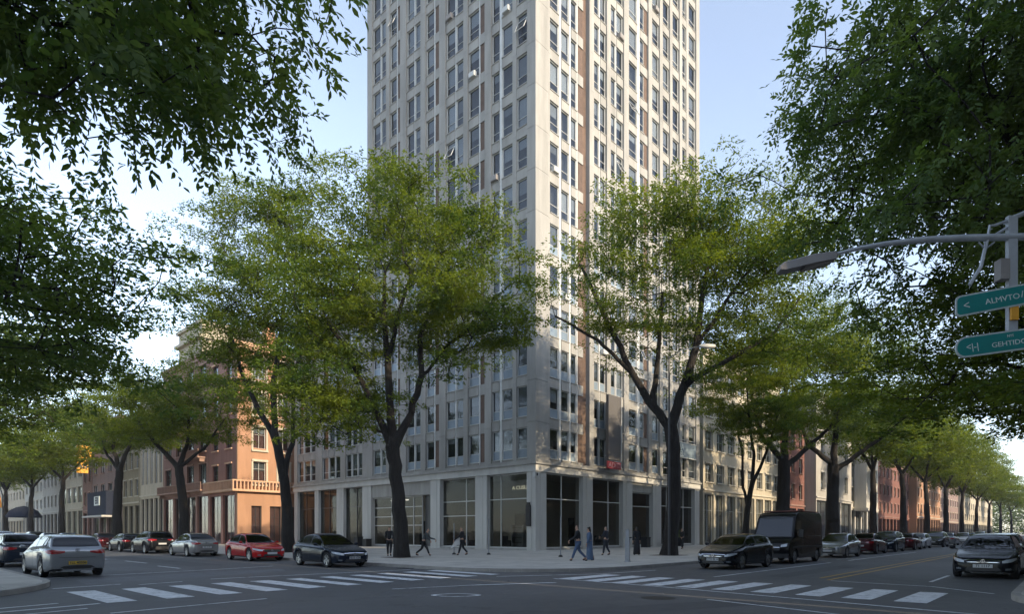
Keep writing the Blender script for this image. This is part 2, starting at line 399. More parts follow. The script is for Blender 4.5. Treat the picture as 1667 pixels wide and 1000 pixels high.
marks('road_line', [seg(-20.4,-15.6,-16.9,-17.5,.12), seg(-16.9,-17.5,-13.5,-17.9,.1)], M['mark'])
marks('crossing_stripe', [seg(-34.4,-14.6,-32.6,-14.2,.12), seg(-34.4,-15.3,-32.0,-14.9,.14), seg(-34.2,-16.1,-32.4,-15.7,.1)], M['mark'])
ring = []
for k in range(24):
    a0, a1 = 2*math.pi*k/24, 2*math.pi*(k+1)/24
    def rp(a, s):
        q = abs(math.cos(a)); return (math.copysign(q**.8, math.cos(a))*.62*s, math.sin(a)*.40*s*(1-.35*q))
    P = [rp(a0, 1), rp(a1, 1), rp(a1, .78), rp(a0, .78)]
    ca, sa = .677, -.736
    ring.append([(-25.6 + x*ca - y*sa, -19.25 + x*sa + y*ca) for x, y in P])
marks('painted_ring', ring, M['mark'])
mb = MB(); mb.lathe([(0,.006),(.36,.006),(.40,.003)], 28, off=(-22.8,-23.2,0)); o = mb.build('manhole_cover', M['manhole'])
tag(o, 'round iron manhole cover set in the asphalt of the crossing', 'manhole cover')

tag(o, 'round iron manhole cover left of the worn ring', 'manhole cover') if False else None
for i, p in enumerate(([(-30.9,-8.9),(-24.0,-7.6),(-23.2,-5.6),(-30.7,-6.6)], [(-28.5,-22.0),(-22.0,-24.6),(-22.3,-25.5),(-28.8,-22.9)], [(-14.0,-23.2),(-4,-23.2),(-4,-22.4),(-14.0,-22.4)], [(-25.2,-1),(-23.6,-1),(-23.6,14),(-25.2,14)])):
    mb = MB(); mb.quad(*[(x, y, .004) for x, y in p]); o = mb.build('asphalt_patch', M['patch_light' if i in (0,) else 'patch']); o['kind'] = 'structure'
for (x, y, lb) in ((-21.6,-13.4,'small round iron cover near the kerb end of the left crossing'),(-24.2,4.5,'round iron cover in the middle of the left street'),(-6.0,-23.0,'round iron cover in the right street beside the yellow lines')):
    mb = MB(); mb.lathe([(0,.012),(.30,.012),(.34,.005)], 24, off=(x,y,0)); o = mb.build('manhole_cover', M['manhole']); tag(o, lb, 'manhole cover')
mb = MB()
for k in range(7): mb.box(-19.72+k*.055, -19.69+k*.055, -9.6, -9.05, .002, .014)
mb.box(-19.75,-19.34,-9.66,-9.61,.002,.016); mb.box(-19.75,-19.34,-9.04,-8.99,.002,.016); o = mb.build('storm_drain', M['manhole']); tag(o, 'slotted iron drain grate against the kerb behind the navy car', 'drain')
# ------------------------------------------------------------ facades
class Face:
    """A wall plane: s runs along it, d is the distance out of it, z is up."""
    def __init__(f, kind, c): f.kind = kind; f.c = c      # 'X': faces -X at x=c, s=y ; 'Y': faces -Y at y=c, s=x
    def box(f, mb, s0, s1, d0, d1, z0, z1):
        if f.kind == 'X': mb.box(f.c-d1, f.c-d0, s0, s1, z0, z1)
        else: mb.box(s0, s1, f.c-d1, f.c-d0, z0, z1)
    def loc(f, s, d, z): return Vector((f.c-d, s, z)) if f.kind == 'X' else Vector((s, f.c-d, z))
    @property
    def rz(f): return R(-90) if f.kind == 'X' else 0
WM = {}
def win_meshes(w, h, nx, rails, fm, low, bl, fr=.05, dep=.09):
    """frame and pane meshes, centred in x, z from 0 to h; outward is -y."""
    key = (round(w, 2), round(h, 2), nx, tuple(rails), fm, low, bl)
    if key in WM: return WM[key]
    f = MB()
    f.box(-w/2, -w/2+fr, -dep/2, dep/2, 0, h); f.box(w/2-fr, w/2, -dep/2, dep/2, 0, h)
    f.box(-w/2+fr, w/2-fr, -dep/2, dep/2, 0, fr); f.box(-w/2+fr, w/2-fr, -dep/2, dep/2, h-fr, h)
    for i in range(1, nx):
        x = -w/2 + w*i/nx; f.box(x-fr*.4, x+fr*.4, -dep*.4, dep*.4, fr, h-fr)
    for r in rails: f.box(-w/2+fr, w/2-fr, -dep*.45, dep*.45, r-fr*.32, r+fr*.32)
    fme = f.mesh('window_frame', M[fm])
    lo = rails[0] if low and rails else 0
    p = MB(); p.box(-w/2+fr, w/2-fr, -.008, .008, max(lo, fr)+.02, h-fr); pme = p.mesh('pane', M['pane'])
    lme = None
    if low and rails:
        q = MB(); q.box(-w/2+fr, w/2-fr, -.02, .02, fr, lo-fr*.4); lme = q.mesh('panel', M['blue_panel'])
    bme = None
    if bl > 0:
        q = MB(); z0 = max(lo, fr); q.box(-w/2+fr+.01, w/2-fr-.01, .10, .115, h-fr-(h-fr-z0)*bl, h-fr); bme = q.mesh('blind', M['blind'])
    WM[key] = (fme, pme, lme, bme); return WM[key]
RW = random.Random(11)
def put_window(F, root, s, z, w, h, nx=1, rails=(), fm='frame', low=False, d=-.16, bl=None, parent=None):
    if bl is None: bl = RW.choice((0, 0, .3, .45, .6, .99, .4, .64, .99, .25))
    fme, pme, lme, bme = win_meshes(w, h, nx, rails, fm, low, bl)
    pr = parent or root
    o = link('window', fme, pr, F.loc(s, d, z) - wloc(pr), F.rz)
    link('pane', pme, o)
    if lme: link('spandrel_panel', lme, o)
    if bme: link('blind', bme, o)
    return o
def join_windows(F, root, items, name='window'):
    """windows too small or too many to pick apart: one part"""
    mb = MB(); mats = [M['frame'], M['pane'], M['blind'], M['blue_panel']]
    ox = wloc(root)
    for (FF, s, z, w, h, nx, rails, low) in items:
        fr = .06
        mb.mi = 0
        FF.box(mb, s-w/2, s-w/2+fr, -.2, -.11, z, z+h); FF.box(mb, s+w/2-fr, s+w/2, -.2, -.11, z, z+h)
        FF.box(mb, s-w/2+fr, s+w/2-fr, -.2, -.11, z, z+fr); FF.box(mb, s-w/2+fr, s+w/2-fr, -.2, -.11, z+h-fr, z+h)
        for r in rails: FF.box(mb, s-w/2+fr, s+w/2-fr, -.2, -.12, z+r-.025, z+r+.025)
        mb.mi = 1; FF.box(mb, s-w/2+fr, s+w/2-fr, -.165, -.15, z+fr, z+h-fr)
        b = RW.choice((0, .3, .5, .95, 0))
        if b: mb.mi = 2; FF.box(mb, s-w/2+fr, s+w/2-fr, -.29, -.275, z+h-fr-(h-.1)*b, z+h-fr)
    if mb.f:
        o = mb.build(name, mats, root); o['kind'] = 'stuff'

# ------------------------------------------------------------ the corner tower
FL, FR = Face('X', 0.0), Face('Y', 0.0)
Z0, FH, NF = 6.8, 3.24, 17
TOP = Z0 + FH*NF
tower = thing('apartment_tower', 'tall pale concrete apartment tower with a glazed ground floor on the street corner', 'apartment tower', (0, 0, KZ))
def B(name, fn, m, parent=tower, smooth=None):
    mb = MB(); fn(mb); return mb.build(name, m, parent, smooth)
# dark cores behind the windows and solid body
B('core', lambda b: (b.box(.62, 27.2, .62, 21.8, Z0, TOP)), M['room'])
B('core', lambda b: (b.box(.62, 12, 21.8, 36.7, Z0, Z0+FH*6-.1)), M['room'])
B('back_wall', lambda b: (b.box(27.2, 27.6, .35, 22.1, KZ, TOP), b.box(.35, 27.2, 21.8, 22.1, Z0+FH*6+.5, TOP), b.box(.35, 12, 36.72, 37.1, KZ, Z0+FH*6+.6)), M['concrete'])
B('roof', lambda b: (b.box(0.1, 27.5, 0.1, 22.1, TOP+.02, TOP+1.1)), M['cornice'])
B('roof', lambda b: (b.box(.1, 12, 22.2, 37.0, Z0+FH*6, Z0+FH*6+.25)), M['cornice'])
# bays: (s0, s1, kind); w window, b brown panel, p pier (proud), t thin pier
LEFT = [(0,.78,'P'),(.78,1.95,'w'),(1.95,2.38,'t'),(2.38,3.56,'w'),(3.56,3.84,'m'),(3.84,4.68,'w'),(4.68,5.43,'p'),(5.43,6.08,'b'),(6.08,6.22,'m'),(6.22,7.45,'w'),
        (7.45,8.0,'p'),(8.0,9.02,'w'),(9.02,9.16,'m'),(9.16,10.3,'w'),(10.3,11.15,'p'),(11.15,11.82,'b'),(11.82,11.98,'m'),(11.98,13.05,'w'),
        (13.05,13.75,'p'),(13.75,14.7,'w'),(14.7,14.82,'m'),(14.82,15.9,'w'),(15.9,16.8,'p'),(16.8,17.35,'b'),(17.35,17.5,'m'),(17.5,18.5,'w'),
        (18.5,19.05,'p'),(19.05,20.02,'w'),(20.02,20.14,'m'),(20.14,21.35,'w'),(21.35,22.2,'P')]
RIGHT = [(0,1.42,'P'),(1.42,1.74,'t'),(1.74,2.92,'w'),(2.92,3.24,'m'),(3.24,4.26,'w'),(4.26,4.52,'m'),(4.52,5.3,'w'),(5.3,5.46,'m'),(5.46,6.2,'b'),(6.2,6.95,'B'),
         (6.95,7.62,'p'),(7.62,8.56,'w'),(8.56,8.7,'m'),(8.7,9.58,'w'),(9.58,10.2,'p'),(10.2,11.15,'w'),(11.15,11.28,'m'),(11.28,12.35,'w'),(12.35,13.18,'p'),
         (13.18,14.8,'w'),(14.8,15.3,'m'),(15.3,16.1,'w'),(16.1,16.7,'b'),(16.7,17.4,'p'),(17.4,18.9,'w'),(18.9,19.5,'p'),(19.5,20.95,'w'),(20.95,21.5,'p'),
         (21.5,23.02,'w'),(23.02,23.6,'p'),(23.6,24.66,'w'),(24.66,25.2,'t'),(25.2,26.8,'w'),(26.8,27.6,'P')]
WING = [(22.2,23.1,'p'),(23.1,24.1,'w'),(24.1,24.2,'m'),(24.2,25.2,'w'),(25.2,25.3,'m'),(25.3,26.3,'w'),(26.3,27.2,'p'),
        (27.2,28.4,'w'),(28.4,28.5,'m'),(28.5,29.7,'w'),(29.7,29.8,'m'),(29.8,31.0,'w'),(31.0,32.3,'p'),
        (32.3,33.6,'w'),(33.6,33.7,'m'),(33.7,35.1,'w'),(35.1,35.2,'m'),(35.2,36.4,'w'),(36.4,37.1,'p')]
SH = {}
def shared_box(F, root, name, mname, s0, s1, d0, d1, z0, z1):
    w, d, h = round(s1-s0, 3), round(d1-d0, 3), round(z1-z0, 3)
    key = (w, d, h, mname)
    if key not in SH:
        b = MB(); g = .012
        b.box(-w/2+g*.5, w/2-g*.5, -d, 0, g*.5, h-g*.5); SH[key] = b.mesh(name, M[mname])
    return link(name, SH[key], root, F.loc((s0+s1)/2, d0, z0) - wloc(root), F.rz)
def seen_key(F, s, z):
    p = F.loc(s, 0, z); dx, dy = p.x+35.7, p.y+30.4
    xc = .677*dx - .736*dy; yc = .736*dx + .677*dy
    py = 867 - 997*(z-1.55)/yc
    return (0 if py > -30 else 1, yc)
wlist = []
def clad(F, bays, floors, pier0=0.0):
    for s0, s1, k in bays:
        if k in 'Pp':                                            # precast pier panels, one per storey, with open joints
            for n in range(floors):
                e = 0 if k == 'p' else 0
                if k == 'P' and F.kind == 'X' and s0 == 0:
                    continue                                      # the corner pier is built once below
                if k == 'P' and F.kind == 'Y' and s0 == 0:
                    continue
                shared_box(F, tower, 'pier_panel', 'concrete', s0, s1, -.35, .10, Z0+FH*n, Z0+FH*(n+1))
        elif k in 'tm':
            for n in range(floors):
                shared_box(F, tower, 'mullion', 'concrete' if k == 't' else 'frame', s0, s1, -.30, .02 if k == 't' else -.05, Z0+FH*n, Z0+FH*(n+1))
        elif k == 'B':
            for n in range(floors):
                shared_box(F, tower, 'brown_panel', 'brown', s0, s1, -.40, -.30, Z0+FH*n, Z0+FH*(n+1))
        else:
            for n in range(floors):
                z = Z0 + FH*n
                lo, hi = .55, 2.92
                if k == 'b':
                    shared_box(F, tower, 'brown_panel', 'brown', s0, s1, -.3, -.10, z+lo, z+hi)
                else:
                    wlist.append((F, (s0+s1)/2, z+lo, s1-s0-.02, hi-lo, n))
                shared_box(F, tower, 'spandrel', 'concrete', s0, s1, -.3, .0 if k == 'w' else -.02, z-(FH-2.92), z+lo if n else z+lo)
clad(FL, LEFT, NF); clad(FR, RIGHT, NF); clad(FL, WING, 6)
# thin drip ledges under every window band
def ledges(b):
    for n in range(NF):
        z = Z0+FH*n
        FL.box(b, .80, 21.35, .005, .055, z+.47, z+.53)
        FR.box(b, 1.45, 26.8, .005, .055, z+.47, z+.53)
        if n < 6: FL.box(b, 22.25, 36.9, .005, .055, z+.47, z+.53)
def ledges2(b):
    for F, bays, nf in ((FL, LEFT, NF), (FR, RIGHT, NF), (FL, WING, 6)):
        for s0, s1, k in bays:
            if k == 'w':
                for n in range(nf): F.box(b, s0+.01, s1-.01, .002, .06, Z0+FH*n+.47, Z0+FH*n+.53)
o = B('sill', ledges2, M['cornice']); o['kind'] = 'stuff'
# the L-shaped corner pier, storey by storey
for n in range(NF):
    z = Z0+FH*n
    b = MB(); b.prism([(-.10,-.10),(1.42,-.10),(1.42,.35),(.35,.35),(.35,.78),(-.10,.78)], z+.01, z+FH-.012); b.build('corner_panel', M['concrete'], tower)
wlist.sort(key=lambda q: seen_key(q[0], q[1], q[2]))
far = []
for i, (F, s, z, w, h, n) in enumerate(wlist):
    low = n < 6
    if i < 298: put_window(F, tower, s, z, w, h, 1, (.74,), 'frame', low)
    else: far.append((F, s, z, w, h, 1, (.74,), low))
join_windows(FL, tower, far)
# a few sashes stand open, a few windows carry an air conditioner
ro = random.Random(5); seen_ = [w for w in wlist[:298] if w[5] >= 3]
osh = MB(); osh.box(-.5,.5,-.02,.02,-1.0,0); osh.v = [(x, y, z) for x, y, z in osh.v]
for i, (F, s, z, w, h, n) in enumerate(ro.sample(seen_, 26)):
    if i < 14:
        b = MB(); ww = w/2-.08; b.box(-ww,-ww+.06,-.02,.02,-1.1,0); b.box(ww-.06,ww,-.02,.02,-1.1,0); b.box(-ww+.06,ww-.06,-.02,.02,-.06,0); b.box(-ww+.06,ww-.06,-.02,.02,-1.1,-1.04)
        o = b.build('open_sash', M['frame'], None); o.parent = tower; o.location = F.loc(s, -.08, z+h-.5) - wloc(tower); o.rotation_euler = (R(-24), 0, F.rz)
        b = MB(); b.box(-ww+.06,ww-.06,-.006,.006,-1.04,-.06); q = b.build('pane', M['pane'], None); q.parent = o
    else:
        b = MB(); b.box(-.33,.33,-.30,.02,.0,.42); b.box(-.29,.29,-.32,-.301,.04,.38); o = b.build('air_conditioner', M['lamp_body' if i % 2 else 'frame'], None); o.parent = tower; o.location = F.loc(s, -.04, z+.02) - wloc(tower); o.rotation_euler = (0, 0, F.rz)

# cornice over the ground floor
def corn(b):
    b.prism([(-.34,-.34),(27.7,-.34),(27.7,0),(0,0),(0,37.2),(-.34,37.2)], 6.78, 6.93)
B('cornice', corn, M['cornice'])
def corn2(b): b.prism([(-.18,-.18),(27.65,-.18),(27.65,.5),(.5,.5),(.5,37.15),(-.18,37.15)], 6.22, 6.775)
B('beam', corn2, M['concrete_low'])
def corn3(b): b.prism([(-.24,-.24),(27.65,-.24),(27.65,-.1),(-.1,-.1),(-.1,37.15),(-.24,37.15)], 6.935, 7.3)
B('parapet_strip', lambda b: b.prism([(-.2,-.2),(27.6,-.2),(27.6,-.11),(-.11,-.11),(-.11,37.1),(-.2,37.1)], 6.935, 7.14), M['concrete'])
# ground floor columns
def col(F, s0, s1, d0=-.7, d1=.08):
    b = MB(); F.box(b, s0, s1, d0, d1, KZ, 6.22)
    F.box(b, s0+(s1-s0)*.32, s0+(s1-s0)*.36, d1, d1+.03, KZ, 6.2)
    b.build('column', M['concrete_low'], tower)
LC = [(5.2,6.55),(11.05,12.35),(21.6,23.1),(26.6,27.95),(31.7,32.5),(36.4,37.1)]
RC = [(6.05,7.45),(12.2,13.8),(17.6,19.2),(26.5,27.6)]
for a, b_ in LC: col(FL, a, b_)
for a, b_ in RC: col(FR, a, b_)
B('column', lambda b: (b.prism([(-.1,-.1),(1.2,-.1),(1.2,.7),(.7,.7),(.7,.8),(-.1,.8)], KZ, 6.22), b.box(-.13,-.1,.30,.33,KZ,6.2), b.box(.42,.45,-.13,-.1,KZ,6.2)), M['concrete_low'])
B('plinth', lambda b: (FL.box(b, .8, 37.1, -.5, .03, KZ-.02, KZ+.14), FR.box(b, 1.2, 26.5, -.5, .03, KZ-.02, KZ+.14)), M['cornice'])
def shop(F, s0, s1, z1, xs, zs, skip=(), d=-.32, z0=KZ+.14, fm='frame', w=.07):
    X = [s0]+list(xs)+[s1]; Z = [z0]+list(zs)+[z1]
    b = MB()
    for x in X[1:-1]: F.box(b, x-w/2, x+w/2, d-.06, d+.06, z0, z1)
    for x0, x1 in zip(X[:-1], X[1:]):
        for z in Z[1:-1]: F.box(b, x0+w/2, x1-w/2, d-.05, d+.05, z-w/2, z+w/2)
    F.box(b, s0+.005, s0+w/2, d-.06, d+.06, z0, z1); F.box(b, s1-w/2, s1-.005, d-.06, d+.06, z0, z1)
    F.box(b, s0+w/2, s1-w/2, d-.06, d+.06, z0, z0+.09); F.box(b, s0+w/2, s1-w/2, d-.06, d+.06, z1-.07, z1)
    o = b.build('shopfront_frame', M[fm], tower)
    for i in range(len(X)-1):
        for k in range(len(Z)-1):
            if (i, k) in skip: continue
            p = MB(); F.box(p, X[i]+w/2, X[i+1]-w/2, d-.01, d+.01, Z[k]+.04, Z[k+1]-.04); p.build('pane', M['shop_glass'], o)
    return o
T = 4.2
shop(FL, .8, 5.2, 6.2, (3.9,), (T,)); shop(FL, 6.55, 11.05, 6.2, (8.0,), (2.95, T))
shop(FL, 13.9, 21.5, 4.95, (15.2, 16.6, 18.6), (2.2, 3.05, 3.95))
shop(FL, 23.1, 26.6, 6.2, (24.6,), (T,), fm='frame_dark'); shop(FL, 27.95, 31.7, 6.2, (29.9,), (T,), fm='frame_dark')
shop(FL, 32.5, 36.4, 6.2, (34.9,), (T,), fm='frame_dark')
B('lintel', lambda b: (FL.box(b, 12.36, 17.4, -.3, -.05, 4.97, 6.21), FL.box(b, 17.45, 21.59, -.3, -.05, 4.97, 6.21)), M['cornice'])
B('service_door', lambda b: (FL.box(b, 12.36, 13.85, -.62, -.56, KZ+.14, 4.95),), M['frame_dark'])
shop(FR, 1.2, 6.05, 6.2, (3.55,), (T,)); shop(FR, 7.45, 12.2, 6.2, (10.3,), (T,))
shop(FR, 13.8, 17.6, 5.3, (), (4.0,)); shop(FR, 19.2, 26.5, 6.2, (20.9, 22.6, 24.5), (T,))
B('lintel', lambda b: (FR.box(b, 13.81, 17.59, -.3, -.05, 5.32, 6.21),), M['cornice'])
# shop interior
B('interior_wall', lambda b: (b.box(5.0,5.2,5.2,36.6,KZ,6.2), b.box(5.0,27.1,5.0,5.2,KZ,6.2), b.box(.72,4.99,12.0,12.15,KZ,6.2), b.box(.72,4.99,22.4,22.55,KZ,6.2), b.box(13.0,13.15,.72,4.99,KZ,6.2)), M['interior'])
B('interior_floor', lambda b: (b.box(.5,27.1,.5,7.5,KZ-.02,KZ+.05), b.box(.5,7.5,7.5,36.6,KZ-.02,KZ+.05)), M['interior_floor'])
B('interior_ceiling', lambda b: (b.box(.52,27.1,.52,7.5,6.205,6.22), b.box(.52,7.5,7.5,36.6,6.205,6.22)), M['interior'])
B('interior_door', lambda b: (b.box(5.2,6.3,4.9,4.99,KZ+.05,3.2), b.box(4.9,4.99,5.4,6.6,KZ+.05,3.2), b.box(10.6,11.5,4.9,4.99,KZ+.05,2.9), b.box(4.9,4.99,9.8,10.6,KZ+.05,2.5), b.box(4.9,4.99,18.6,20.1,KZ+.05,2.7), b.box(4.9,4.99,24.2,25.6,KZ+.05,3.2), b.box(4.9,4.99,33.2,35.6,KZ+.05,4.0)), M['black'])
# lit lettering and a light tube behind the glass
o = text_mesh('lit_letters', 'A CUSU', .42, M['lit_sign'], tower, Vector((.75, 2.3, 5.1-KZ)), (R(90), 0, R(-90)), .02, sx=1.1)
o = B('light_tube', lambda b: (b.box(.95,1.02,16.9,19.7,4.62,4.72),), M['lit_tube'])
# corner camera, wall box and lamp bracket
cam_t = thing('security_camera', 'white box security camera on the corner column under the cornice', 'security camera', (-.22, -.12, 6.0))
MB().box(-.2,.2,-.22,.02,-.22,.12).build('housing', M['frame'], None)
hb = bpy.data.objects['housing']; hb.parent = cam_t
mb = MB(); mb.box(-.06,.06,-.27,-.222,-.16,.06); q = mb.build('lens', M['black'], None); q.parent = cam_t
t = thing('wall_box', 'narrow black metal box fixed halfway up the corner column', 'wall box', (-.14, .55, 2.9))
mb = MB(); mb.prism([(-.14,-.22),(0,-.22),(0,.22),(-.14,.22)], -.9, .75); q = mb.build('box_body', M['black']); q.parent = t
mb = MB(); mb.prism([(-.14,-.12),(0,-.12),(0,.12),(-.14,.12)], .755, .95); q = mb.build('box_cap', M['black']); q.parent = t

# blade sign hanging on the right-hand facade
t = thing('blade_sign', 'big blank dark grey vertical blade sign on the sunlit facade', 'sign', (9.1, -.12, 7.2))
mb = MB(); mb.box(-.95,1.0,-1.1,-.85,.55,6.1); q = mb.build('panel', M['banner']); q.parent = t
mb = MB()
for z in (1.0, 5.6): mb.box(-.05,.05,-.86,0,z,z+.08)
mb.box(.95,1.04,-1.16,-.8,.5,6.15)
for i in range(14): mb.box(1.05,1.12,-1.1,-.9,.8+i*.37,.95+i*.37)
q = mb.build('bracket', M['frame']); q.parent = t
t2 = thing('shop_sign', 'small red sign with pale letters under the grey blade sign', 'sign', (9.0, -.2, 6.98))
mb = MB(); mb.box(-1.05,1.05,-1.05,-.93,.0,.62); q = mb.build('board', M['red_sign']); q.parent = t2
q = text_mesh('lettering', 'ADITI', .62, mat('pink_letters', (.62,.35,.36), .6, .1), t2, (0,-1.06,.3), (R(90),0,0), .004, sx=1.2)
mb = MB(); mb.box(-.06,0,-.93,0,.05,.12); mb.box(.5,.56,-.93,0,.05,.12); q = mb.build('bracket', M['frame_dark']); q.parent = t2
t = thing('balcony_sign', 'white lettered glass panel sign on the tower by the second window row', 'sign', (24.2, -.16, Z0+FH+.1))
mb = MB(); mb.box(-2.0,2.3,-.06,0,-.75,.75); q = mb.build('board', M['blue_panel']); q.parent = t
q = text_mesh('lettering', 'DIA', .85, M['white_paint'], t, (-1.2,-.07,.3), (R(90),0,0), .004, bold=.02)
q = text_mesh('lettering', 'BEL', .85, M['white_paint'], t, (-1.2,-.07,-.4), (R(90),0,0), .004, bold=.02)
mb = MB(); mb.box(-2.05,2.35,-.1,0,.75,.82); mb.box(-2.05,2.35,-.1,0,-.82,-.75); q = mb.build('sign_frame', M['frame']); q.parent = t

# ------------------------------------------------------------ other buildings
def bmat(name, col, **k): M[name] = mat(name, col, .85, k.get('var', .14), k.get('scale', 1.2), .35, 22, streak=True)
bmat('stucco_orange', (.52, .27, .15)); bmat('stucco_shaded_orange', (.27, .135, .105)); bmat('trim_orange', (.55, .34, .22))  # pinkish one: corner house's orange stucco with the street-face shade put into the colour
bmat('brownstone', (.23, .125, .095)); bmat('trim_brown', (.30, .19, .145)); bmat('stucco_cream', (.42, .37, .28)); bmat('trim_cream', (.48, .43, .34))
bmat('stucco_beige', (.42, .36, .27)); bmat('stucco_olive', (.26, .22, .15)); bmat('stucco_mauve', (.23, .16, .14)); bmat('stucco_grey', (.36, .34, .31))
bmat('stucco_white', (.46, .44, .40)); bmat('brick_red', (.19, .085, .068)); bmat('trim_red', (.26, .16, .135)); bmat('trim_grey', (.45, .43, .40)); bmat('roof_dark', (.06, .055, .05))
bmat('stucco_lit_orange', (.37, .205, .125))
def building(label, F, s0, s1, depth, floors, fh, gf, wallm, trimm, cols, wfrac=.62, hfrac=.6, nx=2, side=None, near_side=True, group=None, fm='frame', shopm='frame_dark',
             parapet=.8, pane_rails=(), balc=None, ledge=True, name='town_building', sideg=False):
    root = thing(name, label, 'building', F.loc((s0+s1)/2, -depth/2, 0), 0, group)
    H = gf + floors*fh; L = s1-s0
    def bb(nm, fn, m, kind=None):
        mb = MB(); fn(mb); o = mb.build(nm, m, root)
        if kind: o['kind'] = kind
        return o
    bb('wall', lambda b: (F.box(b, s0+.02, s1-.02, -depth, -.45, 0, H),), M[wallm])
    cw = L/cols; ww = cw*wfrac; hh = fh*hfrac
    zs = [gf+fh*n for n in range(floors)]
    def face(b):
        for n, z in enumerate(zs):
            zl, zh = z+fh*.22, z+fh*.22+hh
            nxt = (z+fh+fh*.22) if n < floors-1 else H+parapet
            F.box(b, s0, s1, -.44, 0, zh, nxt)
            for c in range(cols+1):
                a = s0 if c == 0 else s0+cw*c-(cw-ww)/2; e = s1 if c == cols else s0+cw*c+(cw-ww)/2
                F.box(b, a, e, -.44, 0, zl, zh)
        F.box(b, s0, s1, -.44, 0, gf-.55, zs[0]+fh*.22)
        pw = min(.6, cw*.2)
        for c in range(cols+1):
            a = s0 if c == 0 else s0+cw*c-pw/2; e = s1 if c == cols else s0+cw*c+pw/2
            F.box(b, a, e, -.44, 0, 0, gf-.55)
    bb('facade', face, M[wallm])
    def trims(b):
        F.box(b, s0-.05, s1+.05, .004, .35, H+parapet-.35, H+parapet)
        F.box(b, s0-.03, s1+.03, .004, .18, H+parapet-.75, H+parapet-.36)
        F.box(b, s0, s1, .004, .16, gf-.2, gf)
        if ledge:
            for n, z in enumerate(zs):
                for c in range(cols):
                    x = s0+cw*(c+.5); F.box(b, x-ww/2-.1, x+ww/2+.1, .004, .14, z+fh*.22-.14, z+fh*.22)
                    F.box(b, x-ww/2-.08, x+ww/2+.08, .004, .10, z+fh*.22+hh, z+fh*.22+hh+.18)
    bb('trim', trims, M[trimm])
    bb('roof', lambda b: (F.box(b, s0+.1, s1-.1, -depth+.1, -.5, H+.01, H+.2),), M['roof_dark'])
    for z in zs:
        for c in range(cols):
            put_window(F, root, s0+cw*(c+.5), z+fh*.22, ww, hh, nx, pane_rails or (hh*.5,), fm, d=-.25)
    for c in range(cols):                                          # shop fronts
        x = s0+cw*(c+.5); pw = min(.6, cw*.2)
        put_window(F, root, x, .15, cw-pw-.02, gf-.7, 2 if cw > 2.5 else 1, ((gf-.7)*.68,), shopm, d=-.3, bl=0)
    if balc:
        for (c0, c1, n) in balc:
            a, e = s0+cw*c0+.1, s0+cw*c1-.1; z = zs[n]
            o = bb('balcony', lambda b: (F.box(b, a, e, .005, 1.0, z-.02, z+.16), F.box(b, a+.15, a+.4, .005, .7, z-.45, z-.025), F.box(b, e-.4, e-.15, .005, .7, z-.45, z-.025)), M[trimm])
            mb = MB(); k = max(4, int((e-a)/.22))
            for i in range(k+1):
                x = a+(e-a)*i/k; F.box(mb, x-.03, x+.03, .9, .96, z+.16, z+1.0)
            F.box(mb, a, e, .88, .98, z+1.0, z+1.08); r = mb.build('railing', M[trimm if balc[0][2] == 0 else 'frame_dark'], o)
    return root, H
LB = Face('X', -5.7)
# A the terracotta corner house with its end wall in the sun
rA, HA = building('terracotta corner house with a sunlit orange end wall and stone balustrade', LB, 39.9, 47.5, 13.5, 4, 4.0, 6.4, 'stucco_shaded_orange', 'trim_orange', 2, .45, .55, 3, name='corner_house', fm='frame_dark')
FA = Face('Y', 39.86)
def endw(b):
    holes = [(-4.1,-2.9,.3,4.6),(-1.9,-.5,.3,4.6),(.9,2.2,.3,4.6)]
    F = FA
    for n in range(4):
        z = 6.4+4*n; holes += [(-3.9,-2.9+.5,z+.9,z+3.3),(-.9,.5,z+.9,z+3.3)]
    # wall strips around the openings, storey by storey
    rows = [(0,.3,[]),(.3,4.6,[h for h in holes if h[2]==.3]),(4.6,6.4,[])]
    for n in range(4):
        z = 6.4+4*n; rows += [(z,z+.9,[]),(z+.9,z+3.3,[h for h in holes if abs(h[2]-z-.9)<.01]),(z+3.3,z+4,[])]
    rows.append((22.4,23.4,[]))
    for z0, z1, hs in rows:
        x = -5.7
        for h in sorted(hs): F.box(b, x, h[0], 0, .4, z0, z1); x = h[1]
        F.box(b, x, 7.8, 0, .4, z0, z1)
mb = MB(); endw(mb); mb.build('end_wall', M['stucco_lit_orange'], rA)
for n in range(4):
    z = 6.4+4*n
    for x, w in ((-3.15, 1.5), (-.2, 1.4)): put_window(FA, rA, x, z+.9, w, 2.4, 2, (1.6,), 'frame', d=.15)
    mb = MB()
    for x, w in ((-3.15, 1.5), (-.2, 1.4)):
        FA.box(mb, x-w/2-.2, x+w/2+.2, .405, .6, z+3.35, z+3.6); FA.box(mb, x-w/2-.22, x-w/2-.02, .405, .5, z+.7, z+3.34); FA.box(mb, x+w/2+.02, x+w/2+.22, .405, .5, z+.7, z+3.34)
        FA.box(mb, x-w/2-.25, x+w/2+.25, .405, .62, z+.5, z+.69)
    mb.build('trim', M['trim_cream'], rA)
for x, w in ((-3.5,1.2),(-1.2,1.4),(1.55,1.3)): put_window(FA, rA, x, .3, w, 4.3, 2, (2.0,3.0), 'frame_dark', d=.15, bl=0)
mb = MB(); FA.box(mb, -6.5, 8, .402, 1.0, 6.2, 6.45); LB.box(mb, 38.9, 47.5, .02, .75, 6.2, 6.45)
FA.box(mb, -6.5, 8, .8, .98, 7.35, 7.5); LB.box(mb, 38.9, 47.5, .58, .75, 7.35, 7.5)
FA.box(mb, -6.1, 8, .405, .8, 22.4, 22.8); FA.box(mb, -6.3, 8, .405, 1.0, 22.81, 23.2)
o = mb.build('cornice', M['trim_orange'], rA); o['kind'] = 'stuff'
bal = MB(); bal.box(-.07,.07,-.07,.07,0,.9); bme = bal.mesh('baluster', M['trim_orange'])
